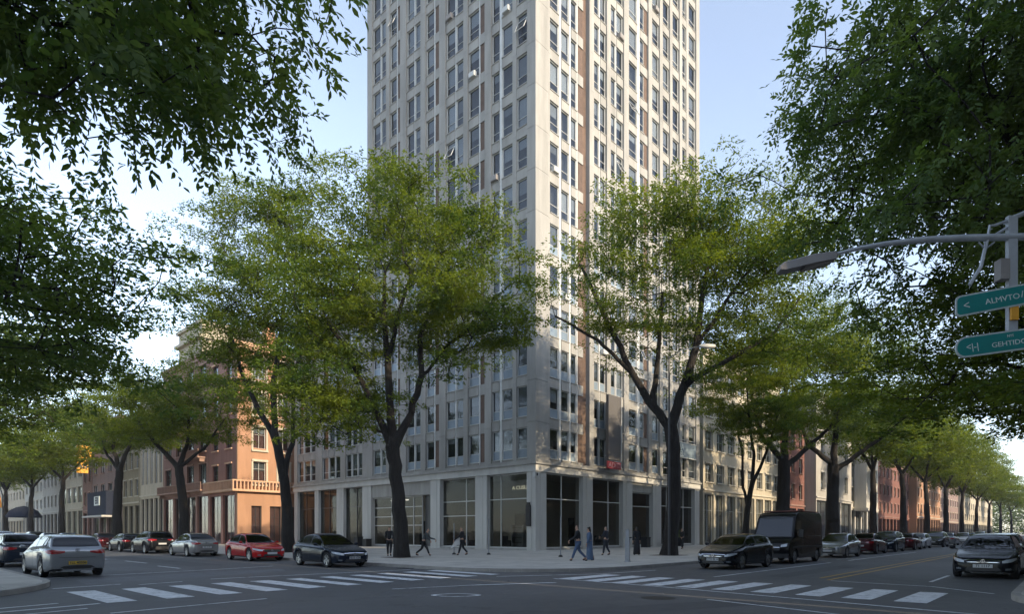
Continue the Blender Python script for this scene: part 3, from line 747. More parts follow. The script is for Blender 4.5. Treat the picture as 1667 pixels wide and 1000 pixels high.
for i in range(34): link('baluster', bme, rA, Vector((-6.4+i*.42, 39.86-.89, 6.45)) - wloc(rA))
for i in range(20): link('baluster', bme, rA, Vector((-6.37, 39.3+i*.42, 6.45)) - wloc(rA))
mb = MB(); mb.prism([(-4.6,41.5),(6.5,41.5),(6.5,46),(-4.6,46)], 23.0, 24.4); mb.build('roof', M['roof_dark'], rA)
mb = MB(); mb.box(-1.6,-.5,41,42.1,23.2,26.4); mb.box(-1.75,-.35,40.85,42.25,26.4,26.7); mb.build('chimney', M['stucco_orange'], rA)

r, _ = building('brown house with iron balconies left of the terracotta house', LB, 47.52, 63.4, 13, 4, 4.1, 6.6, 'brownstone', 'trim_brown', 4, .58, .62, 3, balc=[(0,1.6,0),(1.7,3.9,0),(0.2,1.8,1),(2.1,3.9,2)], fm='frame_dark')
mb = MB(); mb.box(-5,6,51.5,59.5,23.3,28.3); mb.box(-5.5,6.5,51.1,59.9,26.4,26.8); mb.box(-5.3,6.3,51.2,59.8,28.3,28.7); mb.build('penthouse', M['stucco_cream'], r)
building('beige building with tall narrow window strips above a plain base', LB, 63.5, 73.3, 12, 2, 7.2, 7.0, 'stucco_beige', 'trim_cream', 5, .55, .84, 1, pane_rails=(2,4), ledge=False)
building('olive stone building behind the thick street tree', LB, 73.5, 82, 12, 3, 4.2, 6.2, 'stucco_olive', 'trim_cream', 3, .5, .6, 2)
rE, _ = building('mauve brick building with a dark blue shop awning', LB, 82.2, 99.8, 12, 3, 4.4, 6.4, 'stucco_mauve', 'trim_brown', 4, .5, .55, 2)
building('narrow brown building beyond the blue awning', LB, 100, 106.3, 12, 4, 4.2, 5.6, 'brownstone', 'trim_brown', 2, .45, .55, 1)
building('cream building with wide upper windows far down the left street', LB, 106.5, 123, 12, 3, 4.8, 6.2, 'stucco_cream', 'trim_cream', 4, .75, .62, 3)
building('pale grey building far down the left street', LB, 123.2, 140.5, 12, 3, 4.4, 6, 'stucco_grey', 'trim_grey', 5, .5, .55, 1)
building('white building near the orange canopy', LB, 140.7, 161, 12, 3, 4, 6, 'stucco_white', 'trim_cream', 5, .5, .5, 1)
building('beige block second from the far end of the left street', LB, 161.2, 190, 12, 4, 4, 5, 'stucco_beige', 'trim_cream', 7, .5, .5, 1)
building('cream block at the far end of the left street', LB, 190.2, 240, 12, 4, 4.2, 5, 'stucco_cream', 'trim_cream', 10, .5, .5, 1)
RB = Face('Y', 0.0)
rc, _ = building('cream apartment house with narrow paired windows beside the tower', RB, 28.7, 52.7, 14, 4, 3.7, 6.4, 'stucco_cream', 'trim_cream', 8, .66, .56, 2, shopm='frame')
building('red brown brick house next to the cream apartment house', RB, 52.9, 63.2, 13, 3, 3.9, 5.6, 'brick_red', 'trim_red', 3, .42, .55, 1)
RB2 = Face('Y', -1.6)
building('plain grey beige building behind the dark street tree', RB2, 63.4, 83.2, 13, 3, 5.0, 7.0, 'stucco_grey', 'trim_grey', 3, .3, .55, 1)
rw, _ = building('white building with a projecting bay on the right street', RB, 83.4, 110.6, 13, 3, 4.4, 6.2, 'stucco_white', 'trim_cream', 6, .5, .62, 2)
mb = MB(); mb.box(91,98,-2.2,-.2,6,15); mb.box(90.6,98.4,-2.6,-.2,5.5,6); mb.box(90.6,98.4,-2.6,-.2,15,15.5); mb.build('bay', M['stucco_white'], rw)
building('dark red brick terrace on the right street', RB, 110.8, 143, 13, 3, 3.8, 5, 'brick_red', 'trim_red', 9, .45, .55, 1)
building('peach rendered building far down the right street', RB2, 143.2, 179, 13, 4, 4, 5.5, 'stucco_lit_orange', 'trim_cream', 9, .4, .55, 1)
building('brown building deep behind the far lime trees', RB, 179.2, 230, 13, 3, 4.2, 5, 'stucco_mauve', 'trim_cream', 10, .45, .5, 1)
building('long cream building at the far end of the right street', RB2, 230.2, 330, 13, 3, 4.2, 5, 'stucco_cream', 'trim_cream', 16, .45, .5, 1)
# the row on the south side: it faces the crossing from behind the camera and throws the street into shade
class FaceN(Face):
    def box(f, mb, s0, s1, d0, d1, z0, z1): mb.box(s0, s1, f.c+d0, f.c+d1, z0, z1)
    def loc(f, s, d, z): return Vector((s, f.c+d, z))
    @property
    def rz(f): return R(180)
FS = FaceN('Y', -39.0)
SOUTHH = []
for i, (a, e, fl, wm, nm) in enumerate([(-120,-82,4,'stucco_mauve','brown'),(-81.8,-52,4,'stucco_beige','sand'),(-51.8,-22,4,'stucco_grey','grey'),(-21.8,4,4,'stucco_cream','cream'),(4.2,31,4,'stucco_beige','beige'),
        (31.2,60,3,'stucco_olive','olive'),(60.2,92,3,'brownstone','brown stone'),(92.2,130,3,'stucco_grey','pale grey'),(130.2,190,3,'stucco_mauve','mauve'),(190.2,330,3,'brick_red','long red brick')]):
    L = e-a; root = thing('apartment_building', nm+' apartment block on the south side, number %s from the west' % ['one','two','three','four','five','six','seven','eight','nine','ten'][i], 'building', ((a+e)/2, -46, 0))
    H = 5+fl*4.0 + .8
    mb = MB(); mb.box(a, e, -53, -39.5, 0, H); mb.build('wall', M[wm], root)
    mb = MB(); n = int(L/3.6); cw = L/n
    for f_ in range(fl):
        z = 5+4*f_
        FS.box(mb, a, e, -.49, 0, z+2.9, z+4.9 if f_ < fl-1 else z+4.8)
        for c in range(n+1): FS.box(mb, max(a, a+cw*c-1.0), min(e, a+cw*c+1.0), -.49, 0, z+.9, z+2.9)
    FS.box(mb, a, e, -.49, 0, 4.2, 5.9)
    for c in range(n+1): FS.box(mb, max(a, a+cw*c-.3), min(e, a+cw*c+.3), -.49, 0, 0, 4.2)
    FS.box(mb, a, e, .01, .3, H-.4, H); mb.build('facade', M[wm], root)
    mb = MB()
    for f_ in range(fl):
        for c in range(n): FS.box(mb, a+cw*c+1.0, a+cw*c+cw-1.0, -.40, -.37, 5+4*f_+.9, 5+4*f_+2.9)
    for c in range(n): FS.box(mb, a+cw*c+.3, a+cw*c+cw-.3, -.40, -.37, 0, 4.2)
    o = mb.build('window', M['pane'], root); o['kind'] = 'stuff'

# blue awning shop, hanging signs, umbrella, canopy, lamps down the left street
t = thing('shop_awning', 'dark blue box awning with a small white sign on the mauve building', 'awning', (-5.75, 90, 0))
mb = MB(); mb.box(-1.9,-.02,-6.5,4.5,4.3,8.2); q = mb.build('fascia', M['navy'], None); q.parent = t
mb = MB(); mb.prism([(-2.6,-6.9),(-.02,-6.9),(-.02,4.9),(-2.6,4.9)], 4.0, 4.28); q = mb.build('canopy', M['trim_grey'], None); q.parent = t
t2 = thing('lettered_sign', 'small white lettered sign on the dark blue awning', 'sign', (-7.68, 88.4, 6.7))
mb = MB(); mb.box(-.06,0,-1.6,1.6,-.75,.75); q = mb.build('board', M['white_paint'], None); q.parent = t2
q = text_mesh('lettering', 'EIII', 1.5, M['navy'], t2, (-.07,0,0), (R(90),0,R(-90)), .005, bold=.04)
t = thing('hanging_sign', 'yellow two-panel hanging sign with black symbols over the left pavement', 'sign', (-5.75, 98.5, 0))
mb = MB(); mb.box(-2.6,-.4,-.12,.12,14.6,16.9); mb.box(-2.6,-.9,-.12,.12,12.0,14.4); q = mb.build('board', M['yellow_sign'], None); q.parent = t
mb = MB(); mb.box(-.4,0,-.04,.04,15.8,15.95); mb.box(-.9,0,-.04,.04,13.0,13.15); q = mb.build('bracket', M['frame_dark'], None); q.parent = t
q = text_mesh('lettering', 'a', 2.0, M['plate_ink'], t, (-1.5,-.13,15.8), (R(90),0,0), .01, bold=.05)
q = text_mesh('lettering', 'AB', 1.2, M['plate_ink'], t, (-1.8,-.13,13.2), (R(90),0,0), .01, bold=.05)
t = thing('market_umbrella', 'dark closed-sided umbrella over the left pavement', 'umbrella', (-12.0, 122, KZ))
mb = MB(); mb.lathe([(0,6.6),(1.2,6.3),(2.3,5.6),(2.9,4.6),(2.85,4.3),(2.2,4.7),(0,5.9)], 10); q = mb.build('canopy', M['navy'], t, smooth=30) if False else mb.build('canopy', M['navy'], None, smooth=40); q.parent = t
mb = MB(); mb.tube([(0,0,0),(0,0,6.3)], .07); q = mb.build('pole', M['steel'], None); q.parent = t
t = thing('street_canopy', 'orange and yellow canvas canopy on posts at the far left pavement', 'canopy', (-16.5, 128, KZ))
mb = MB()
mb.quad((-4.6,-2,6.3),(1.8,-2,6.3),(1.2,-2,9.8),(-1.6,-2,10.6)); mb.quad((-4.6,2,6.3),(1.8,2,6.3),(1.2,2,9.8),(-1.6,2,10.6))
mb.quad((-4.6,-2,6.3),(-1.6,-2,10.6),(-1.6,2,10.6),(-4.6,2,6.3)); mb.quad((-1.6,-2,10.6),(1.2,-2,9.8),(1.2,2,9.8),(-1.6,2,10.6)); mb.quad((1.8,-2,6.3),(1.2,-2,9.8),(1.2,2,9.8),(1.8,2,6.3))
q = mb.build('canvas', M['orange'], None); q.parent = t
mb = MB(); mb.box(-4.4,-1.2,-2.2,2.2,4.8,6.25); q = mb.build('valance', M['yellow_sign'], None); q.parent = t
mb = MB()
for x, y in ((-4.2,-1.8),(1.5,-1.8),(-4.2,1.8),(1.5,1.8)): mb.tube([(x,y,0),(x,y,6.3)], .08, 6)
q = mb.build('post', M['steel'], None); q.parent = t
# ------------------------------------------------------------ cars
def pchip(pts):
    X = [p[0] for p in pts]; Y = [p[1] for p in pts]; n = len(X)
    h = [X[i+1]-X[i] for i in range(n-1)]; d = [(Y[i+1]-Y[i])/h[i] for i in range(n-1)]
    m = [d[0]] + [0 if d[i-1]*d[i] <= 0 else 2*d[i-1]*d[i]/(d[i-1]+d[i]) for i in range(1, n-1)] + [d[-1]]
    def f(x):
        if x <= X[0]: return Y[0]
        if x >= X[-1]: return Y[-1]
        i = max(j for j in range(n-1) if X[j] <= x); t = (x-X[i])/h[i]
        return (2*t**3-3*t*t+1)*Y[i]+(t**3-2*t*t+t)*h[i]*m[i]+(-2*t**3+3*t*t)*Y[i+1]+(t**3-t*t)*h[i]*m[i+1]
    return f
SPEC = {
 'sedan': dict(L=4.62, wf=.92, wr=3.62, R=.338,
   top=[(0,.56),(.04,.64),(.14,.70),(.4,.78),(.9,.88),(1.28,.955),(1.55,1.09),(2.05,1.39),(2.4,1.48),(2.8,1.50),(3.2,1.46),(3.7,1.27),(4.05,1.09),(4.25,1.05),(4.5,1.03),(4.58,.97),(4.62,.82)],
   belt=[(0,.53),(.04,.61),(.14,.66),(.4,.73),(.9,.81),(1.3,.88),(2.0,.93),(3.0,.97),(3.9,1.0),(4.4,.98),(4.58,.92),(4.62,.78)],
   hw=[(0,.50),(.04,.62),(.12,.72),(.3,.81),(.6,.87),(1.1,.90),(3.4,.90),(4.0,.87),(4.35,.81),(4.54,.72),(4.62,.58)]),
 'hatch': dict(L=4.35, wf=.88, wr=3.48, R=.338,
   top=[(0,.56),(.04,.66),(.14,.74),(.4,.82),(.9,.93),(1.15,.99),(1.4,1.12),(1.9,1.38),(2.3,1.46),(2.9,1.48),(3.5,1.45),(3.85,1.40),(3.98,1.33),(4.16,1.08),(4.26,1.0),(4.33,.9),(4.35,.72)],
   belt=[(0,.53),(.04,.62),(.14,.69),(.4,.77),(.9,.86),(1.3,.91),(2.0,.96),(3.0,1.0),(3.8,1.04),(4.1,1.03),(4.26,.97),(4.33,.87),(4.35,.70)],
   hw=[(0,.50),(.04,.62),(.12,.72),(.3,.81),(.6,.87),(1.1,.90),(3.3,.905),(3.9,.89),(4.15,.85),(4.28,.80),(4.33,.76),(4.35,.70)]),
 'suv': dict(L=4.55, wf=.92, wr=3.62, R=.36,
   top=[(0,.66),(.04,.80),(.14,.88),(.4,.96),(.9,1.05),(1.15,1.10),(1.4,1.24),(1.85,1.52),(2.3,1.62),(2.9,1.65),(3.6,1.62),(4.0,1.56),(4.15,1.46),(4.36,1.14),(4.46,1.06),(4.53,.95),(4.55,.78)],
   belt=[(0,.62),(.04,.75),(.14,.83),(.4,.9),(.9,.98),(1.3,1.03),(2.0,1.06),(3.0,1.1),(3.8,1.13),(4.3,1.12),(4.46,1.03),(4.53,.92),(4.55,.76)],
   hw=[(0,.55),(.04,.68),(.12,.77),(.3,.85),(.6,.9),(1.1,.93),(3.5,.93),(4.1,.91),(4.35,.87),(4.48,.82),(4.53,.78),(4.55,.72)]),
}
def car_body_mesh(sp, paintm):
    L = sp['L']; top, belt, hw = pchip(sp['top']), pchip(sp['belt']), pchip(sp['hw'])
    Rw = sp['R']; Ra = Rw + .055; zc = Rw
    st = set(round(x, 3) for x in np.arange(0, L+.001, .09)); st.add(L); st |= {.015, .04, .08, .13, L-.015, L-.04, L-.08, L-.13}
    for w in (sp['wf'], sp['wr']):
        for k in range(17): st.add(round(w - Ra*math.cos(math.pi*k/16), 3))
        st |= {round(w-Ra-.004, 3), round(w+Ra+.004, 3)}
    st = sorted(s for s in st if 0 <= s <= L)
    def bot(s):
        b = .20 + max(0, (.35-s)/.35)*.06 + max(0, (s-(L-.4))/.4)*.10
        for w in (sp['wf'], sp['wr']):
            if abs(s-w) < Ra: b = max(b, zc + math.sqrt(max(0, Ra*Ra-(s-w)**2)))
        return b
    V, F, MI = [], [], []
    rows = None
    for s in st:
        B, T, w, b = belt(s), top(s), hw(s), bot(s); T = max(T, B+.02); base = .20
        h = T-B; k = (B-.12-b)/.5
        z2 = b + .10*max(.1, min(1, k)); z3 = max(z2+.01, b+(B-b)*.45); z4 = max(z3+.01, B-.13)
        yt = w-.10-.42*h if h > .12 else w-.10-.42*h
        half = [(0,base+.02),(w*.62,base+.02),(w*.62,b+.001),(w-.05,b),(w-.012,z2),(w,z3),(w-.005,z4),(w-.035,B-.04),(w-.075,B+.0),
                (w-.10-.42*h*.12, B+h*.12+.0), (w-.10-.42*h*.5, B+h*.5),(yt+.02, B+h*.86),(yt-.05,B+h*.955),(yt*.62,T-.006),(yt*.3,T-.001),(0,T)]
        n = len(half)
        ring = [(L/2-s, y, z) for y, z in half] + [(L/2-s, -y, z) for y, z in half[-2:0:-1]]
        V += ring; rows = len(ring)
    for i in range(len(st)-1):
        for k in range(rows):
            F.append((i*rows+k, i*rows+(k+1) % rows, (i+1)*rows+(k+1) % rows, (i+1)*rows+k))
            kk = k if k < 15 else rows-1-k
            MI.append(1 if kk <= 2 else 0)
    F.append(tuple(range(rows))[::-1]); MI.append(0); F.append(tuple((len(st)-1)*rows+k for k in range(rows))); MI.append(0)
    me = bpy.data.meshes.new('body'); me.from_pydata(V, [], F); me.materials.append(paintm); me.materials.append(M['plastic'])
    me.polygons.foreach_set('material_index', MI); me.polygons.foreach_set('use_smooth', [True]*len(F)); me.set_sharp_from_angle(angle=R(42)); me.update()
    bm = bmesh.new(); bm.from_mesh(me); bmesh.ops.recalc_face_normals(bm, faces=bm.faces); bm.to_mesh(me); bm.free()
    bvh = BVHTree.FromPolygons([Vector(v) for v in V], F)
    return me, bvh, belt, top, hw
def patch(bvh, dirn, lo, hi, ns=10, nt=4, off=.006, thick=0):
    """lo, hi: polylines in the plane across dirn; the patch between them is dropped onto the body."""
    def along(pl, t):
        f = t*(len(pl)-1); i = min(int(f), len(pl)-2); u = f-i
        return (pl[i][0]*(1-u)+pl[i+1][0]*u, pl[i][1]*(1-u)+pl[i+1][1]*u)
    v, idx = [], {}
    d = Vector(dirn)
    for i in range(ns+1):
        a, b = along(lo, i/ns), along(hi, i/ns)
        for k in range(nt+1):
            p, q = a[0]+(b[0]-a[0])*k/nt, a[1]+(b[1]-a[1])*k/nt
            if abs(d.x) > .5: o = Vector((-d.x*6, p, q))
            elif abs(d.y) > .5: o = Vector((p, -d.y*6, q))
            else: o = Vector((p, q, 6))
            hit, nrm, _, _ = bvh.ray_cast(o, d)
            if hit is None: continue
            if nrm.dot(d) > 0: nrm = -nrm
            idx[i, k] = len(v); v.append(hit + nrm*off)
    f = [(idx[i,k], idx[i+1,k], idx[i+1,k+1], idx[i,k+1]) for i in range(ns) for k in range(nt) if all(q in idx for q in ((i,k),(i+1,k),(i+1,k+1),(i,k+1)))]
    return v, f
def add_patches(name, parent, m, plist, smooth=True):
    V, F = [], []
    for v, f in plist:
        b = len(V); V += v; F += [tuple(b+i for i in q) for q in f]
    me = bpy.data.meshes.new(name); me.from_pydata(V, [], F); me.materials.append(m)
    if smooth: me.polygons.foreach_set('use_smooth', [True]*len(F))
    me.update(); return link(name, me, parent)
WH = {}
def wheel_meshes(Rw):
    if Rw in WH: return WH[Rw]
    mb = MB(); w = .105; ri = Rw*.68
    mb.lathe([(ri,-w*.8),(Rw*.93,-w),(Rw*.99,-w*.75),(Rw,-w*.4),(Rw,w*.4),(Rw*.99,w*.75),(Rw*.93,w),(ri,w*.8),(ri,-w*.8)], 28, 'y')
    ty = mb.mesh('tyre', M['rubber'], smooth=50)
    mb = MB(); mb.lathe([(ri,w*.86),(ri*.93,w*.80),(ri*.90,w*.1),(0,w*.1)], 28, 'y')
    for k in range(5):
        for dd in (-.16, .16):
            a = 2*math.pi*k/5+dd; c, s_ = math.cos(a), math.sin(a); n = Vector((-s_, 0, c))*.022*Rw/.32
            p0, p1 = Vector((c, 0, s_))*.05, Vector((math.cos(a+dd*.2), 0, math.sin(a+dd*.2)))*ri*.94
            mb.quad(p0-n+Vector((0,w*.72,0)), p0+n+Vector((0,w*.72,0)), p1+n*1.2+Vector((0,w*.82,0)), p1-n*1.2+Vector((0,w*.82,0)))
            mb.quad(p0-n+Vector((0,w*.72,0)), p1-n*1.2+Vector((0,w*.82,0)), p1-n*1.3+Vector((0,w*.3,0)), p0-n+Vector((0,w*.3,0)))
            mb.quad(p0+n+Vector((0,w*.72,0)), p1+n*1.2+Vector((0,w*.82,0)), p1+n*1.3+Vector((0,w*.3,0)), p0+n+Vector((0,w*.3,0)))
    mb.lathe([(.055,w*.4),(.055,w*.8),(.04,w*.84),(0,w*.84)], 14, 'y')
    rm = mb.mesh('rim', [M['rim']], smooth=30)
    # the barrel behind the spokes is dark
    mb = MB(); mb.lathe([(ri*.89,w*.12),(0,w*.12)], 20, 'y'); dk = mb.mesh('brake_disc', M['plastic'])
    WH[Rw] = (ty, rm, dk); return WH[Rw]
BD = {}
def car(kind, pm, label, loc, rz, cat='car', group='cars parked along the kerbs', plate='white', plate_txt='', head='headlight', rear_txt=None, detail=True):
    sp = SPEC[kind]; L = sp['L']
    t = thing('parked_car', label, cat, loc, rz, group)
    key = kind
    if key not in BD: BD[key] = car_body_mesh(sp, M[pm])
    me0, bvh, belt, top, hw = BD[key]
    me = me0.copy(); me.materials[0] = M[pm]
    link('body', me, t)
    P = lambda *a, **k: patch(bvh, *a, **k)
    X = lambda s: L/2-s
    tall = kind in ('suv',); hz = {'sedan':0, 'hatch':0, 'suv':.12}[kind]
    # side windows: front door, rear door, quarter
    s0, s1 = {'sedan':(1.62,3.72), 'hatch':(1.5,3.72), 'suv':(1.5,3.85)}[kind]
    mid = {'sedan':2.55, 'hatch':2.42, 'suv':2.45}[kind]
    def sidewin(a, b, n=6):
        lo, hi = [], []
        for i in range(n+1):
            s = a+(b-a)*i/n; B, T = belt(s), top(s); h = T-B
            zl = B+.045; zh = B+h*.84
            if zh < zl+.01: zh = zl+.01
            lo.append((X(s), zl)); hi.append((X(s), zh))
        return lo, hi
    for sg in (-1, 1):
        for a, b in ((s0, mid-.04), (mid+.04, s1-.38), (s1-.34, s1)):
            lo, hi = sidewin(a, b)
            add_patches('side_window', t, M['car_glass'], [P((0,-sg,0), lo, hi, ns=8, nt=4, off=.008)])
    # black pillar trim round the glass
    trim = []
    for sg in (-1, 1):
        lo, hi = sidewin(s0-.05, s1+.06, 12)
        lo2 = [(x, z-.035) for x, z in lo]; hi2 = [(x, z+.02) for x, z in hi]
        trim.append(P((0,-sg,0), lo2, hi2, ns=24, nt=4, off=.003))
    add_patches('window_trim', t, M['plastic'], trim)
    # windscreen and rear window, dropped from the front and the back
    a, b = {'sedan':(1.33,2.16), 'hatch':(1.2,1.98), 'suv':(1.2,1.95)}[kind]
    def cross(sa, sb, inset, d):
        za, zb = top(sa), top(sb)
        ya = hw(sa)-.17; yb = hw(sb)-.10-.42*(top(sb)-belt(sb))-inset
        return [(-ya, za+.015),(0, za),(ya, za+.015)], [(-yb, zb-.03),(0, zb-.004),(yb, zb-.03)]
    lo, hi = cross(a, b, .04, 1)
    add_patches('windscreen', t, M['car_glass'], [P((-1,0,0), lo, hi, ns=16, nt=10, off=.007)])
    lo2 = [(y*1.03, z-.012) for y, z in lo]; hi2 = [(y*1.04, z+.014) for y, z in hi]
    add_patches('windscreen_seal', t, M['plastic'], [P((-1,0,0), lo2, hi2, ns=16, nt=10, off=.003)])
    a, b = {'sedan':(4.0,3.32), 'hatch':(4.19,3.93), 'suv':(4.38,4.08)}[kind]
    lo, hi = cross(a, b, .06, -1)
    add_patches('rear_window', t, M['car_glass'], [P((1,0,0), lo, hi, ns=16, nt=8, off=.007)])
    lo2 = [(y*1.03, z-.012) for y, z in lo]; hi2 = [(y*1.05, z+.016) for y, z in hi]
    add_patches('rear_window_seal', t, M['plastic'], [P((1,0,0), lo2, hi2, ns=16, nt=8, off=.003)])
    # grille, intake, lamps
    g = hz
    add_patches('grille', t, M['plastic'], [P((-1,0,0), [(-.42,.50+g),(0,.485+g),(.42,.50+g)], [(-.47,.60+g),(0,.615+g),(.47,.60+g)], ns=14, nt=4, off=.006)])
    add_patches('grille_bar', t, M['chrome'], [P((-1,0,0), [(-.50,.612+g),(0,.628+g),(.50,.612+g)], [(-.52,.630+g),(0,.648+g),(.52,.630+g)], ns=14, nt=1, off=.012),
                                               P((-1,0,0), [(-.43,.545+g),(0,.545+g),(.43,.545+g)], [(-.43,.558+g),(0,.558+g),(.43,.558+g)], ns=14, nt=1, off=.012)])
    add_patches('bumper_intake', t, M['plastic'], [P((-1,0,0), [(-.50,.27+g*.4),(0,.26+g*.4),(.50,.27+g*.4)], [(-.40,.39+g*.6),(0,.40+g*.6),(.40,.39+g*.6)], ns=14, nt=3, off=.006)])
    for sg in (-1, 1):
        add_patches('headlight', t, M[head], [P((-1,0,0), [(sg*.50,.535+g),(sg*.62,.545+g),(sg*.74,.575+g),(sg*.835,.635+g)], [(sg*.50,.60+g),(sg*.62,.645+g),(sg*.74,.675+g),(sg*.835,.70+g)], ns=10, nt=4, off=.008)])
        add_patches('fog_lamp', t, M['headlight_dark'], [P((-1,0,0), [(sg*.58,.30+g*.5),(sg*.72,.31+g*.5)], [(sg*.58,.36+g*.5),(sg*.72,.37+g*.5)], ns=4, nt=2, off=.008)])
        z = {'sedan':.82, 'hatch':.86, 'suv':.98}[kind]
        add_patches('tail_light', t, M['taillight'], [P((1,0,0), [(sg*.36,z-.01),(sg*.55,z-.05),(sg*.70,z-.06),(sg*.80,z-.04)], [(sg*.36,z+.045),(sg*.55,z+.07),(sg*.70,z+.085),(sg*.79,z+.07)], ns=8, nt=3, off=.008),
                                                      P((0,-sg,0), [(X(L-.05),z-.06),(X(L-.32),z+.02)], [(X(L-.05),z+.08),(X(L-.32),z+.07)], ns=6, nt=2, off=.008)])
        # door seams, sill strip and handles
        zb = belt(mid)
        for s in (s0-.12, mid, {'sedan':3.40,'hatch':3.28,'suv':3.40}[kind]):
            add_patches('door_seam', t, M['black'], [P((0,-sg,0), [(X(s),.30),(X(s)-.012,.30)], [(X(s),belt(s)-.01),(X(s)-.012,belt(s)-.01)], ns=1, nt=10, off=.003)])
        add_patches('sill', t, M['plastic'], [P((0,-sg,0), [(X(sp['wf']+.45),.205),(X(sp['wr']-.45),.205)], [(X(sp['wf']+.42),.27),(X(sp['wr']-.42),.27)], ns=10, nt=2, off=.004)])
        for s in (mid-.22, mid+.72):
            mb = MB(); y = sg*(hw(s)-.01); mb.tube([(X(s)+.08,y,zb-.13),(X(s)+.06,y+sg*.03,zb-.13),(X(s)-.06,y+sg*.03,zb-.13),(X(s)-.08,y,zb-.13)], .012, 6)
            mb.build('door_handle', M[pm], None).parent = t
        sm = s0+.02; y = sg*(hw(sm)-.06); zb2 = belt(sm)
        mb = MB(); mb.lathe([(0,-.055),(.05,-.05),(.075,-.02),(.078,.02),(.05,.05),(0,.055)], 12, 'x')
        mv = [(x+X(sm), yy*1.25+y+sg*.17, z*.85+zb2+.10) for x, yy, z in mb.v]; mb.v = mv
        mb.tube([(X(sm),y+sg*.02,zb2+.03),(X(sm),y+sg*.12,zb2+.07)], .02, 6)
        mb.build('side_mirror', M[pm], None, smooth=50).parent = t
    # plates and badge
    for sg, zz, nm, tx in ((1, .43+g, plate, plate_txt), (-1, {'sedan':.60,'hatch':.50,'suv':.72}[kind], plate if plate != 'half' else 'yellow', rear_txt or plate_txt)):
        hit = bvh.ray_cast(Vector((sg*6, 0, zz)), Vector((-sg,0,0)))[0]
        if hit is None: continue
        mb = MB(); mb.box(-.012,.012,-.26,.26,-.058,.058); q = mb.build('number_plate', M['plate_yellow'] if nm == 'yellow' else M['plate_white'], None); q.parent = t; q.location = (hit.x+sg*.02, 0, zz)
        if tx:
            text_mesh('plate_lettering', tx, .115, M['plate_ink'], q, (sg*.0135,0,0), (R(90),0,R(90*sg)), .001, bold=.004)
    hit = bvh.ray_cast(Vector((6,0,.585+g)), Vector((-1,0,0)))[0]
    mb = MB()
    mb.lathe([(.062,0),(.062,.012),(.048,.012),(.048,0)], 18, 'x'); mb.box(0,.01,-.006,.006,-.05,.05); mb.box(0,.01,-.04,.04,-.006,.006)
    q = mb.build('badge', M['chrome'], None); q.parent = t; q.location = (hit.x+.012, 0, .588+g)
    hit = bvh.ray_cast(Vector((-6,0,{'sedan':.90,'hatch':.94,'suv':1.06}[kind])), Vector((1,0,0)))[0]
    q2 = link('badge', q.data, t, (hit.x-.02, 0, hit.z)); q2.rotation_euler = (0,0,math.pi)
    # rear bumper insert, exhaust shadow gap, boot seam
    add_patches('bumper_insert', t, M['plastic'], [P((1,0,0), [(-.56,.30),(0,.29),(.56,.30)], [(-.40,.40+g),(0,.41+g),(.40,.40+g)], ns=12, nt=2, off=.006)])
    z = {'sedan':.70, 'hatch':.68, 'suv':.84}[kind]
    add_patches('boot_seam', t, M['black'], [P((1,0,0), [(-.52,z),(0,z-.012),(.52,z)], [(-.52,z+.01),(0,z-.002),(.52,z+.01)], ns=10, nt=1, off=.003)])
    # bonnet seams
    # seats seen through the glass are inside: wheels
    ty, rm, dk = wheel_meshes(sp['R'])
    for s in (sp['wf'], sp['wr']):
        for sg in (-1, 1):
            w = link('wheel', None, t, (X(s), sg*(hw(s)-.115), sp['R'])); w.rotation_euler = (0, 0.4*s, 0) if sg > 0 else (0, 0.4*s, math.pi)
            w.empty_display_size = .1
            link('tyre', ty, w); link('rim', rm, w); link('brake_disc', dk, w)
    return t
UP = 0.0
# heading: local +x is the front. -Y heading: rz=-90 ; +Y heading: 90 ; -X heading: 180
c1 = car('sedan', 'paint_navy', 'dark navy fastback car at the front of the left row, nose towards the crossing', (-20.55,-4.95,UP), R(-93), head='headlight', plate_txt='4215 1CH')
c2 = car('sedan', 'paint_red', 'bright red saloon parked behind the dark navy car', (-20.3,3.3,UP), R(-92), plate_txt='')
car('sedan', 'paint_silver', 'silver saloon with its tail to the camera, behind the red car', (-20.3,12.2,UP), R(90), plate_txt='PK 3170')
car('suv', 'paint_black', 'black car with red tail lights just beyond the silver saloon', (-20.3,20.2,UP), R(90))
car('hatch', 'paint_black', 'black hatchback third from the silver saloon up the left row', (-20.3,26.2,UP), R(90))
car('sedan', 'paint_maroon', 'dark maroon saloon beyond the black hatchback', (-20.3,33.2,UP), R(90))
car('sedan', 'paint_blue', 'deep blue car in the left row beyond the maroon saloon', (-21.2,41.5,UP), R(90))
car('hatch', 'paint_grey', 'silver grey hatchback seen from behind with a yellow number plate', (-30.35,-3.0,UP), R(91), plate='yellow', plate_txt='1LL 40506', group='cars driving on the left street')
car('sedan', 'paint_navy', 'dark blue car half hidden behind the left side of the grey hatchback', (-30.3,5.9,UP), R(90), group='cars driving on the left street')
car('hatch', 'paint_grey', 'pale car with roof just showing over the grey hatchback', (-29.4,15.6,UP), R(90), group='cars driving on the left street')
car('suv', 'paint_navy', 'dark car far up the left street at the left edge of the photo', (-27.6,30,UP), R(-90), group='cars driving on the left street')
car('sedan', 'paint_white', 'white car far up the left street at the left edge of the photo', (-28.0,46,UP), R(-90), group='cars driving on the left street')
cb = car('hatch', 'paint_black', 'black hatchback heading the right row, nose to the crossing, before the black van', (-9.3,-19.45,UP), R(178), plate_txt='OTH EL A', head='headlight')
car('sedan', 'paint_silver', 'silver grey saloon parked behind the black van', (6.6,-19.4,UP), R(180), head='headlight_dark')
car('sedan', 'paint_maroon', 'dark maroon saloon with red tail lights behind the silver grey saloon', (14.6,-19.3,UP), R(0))
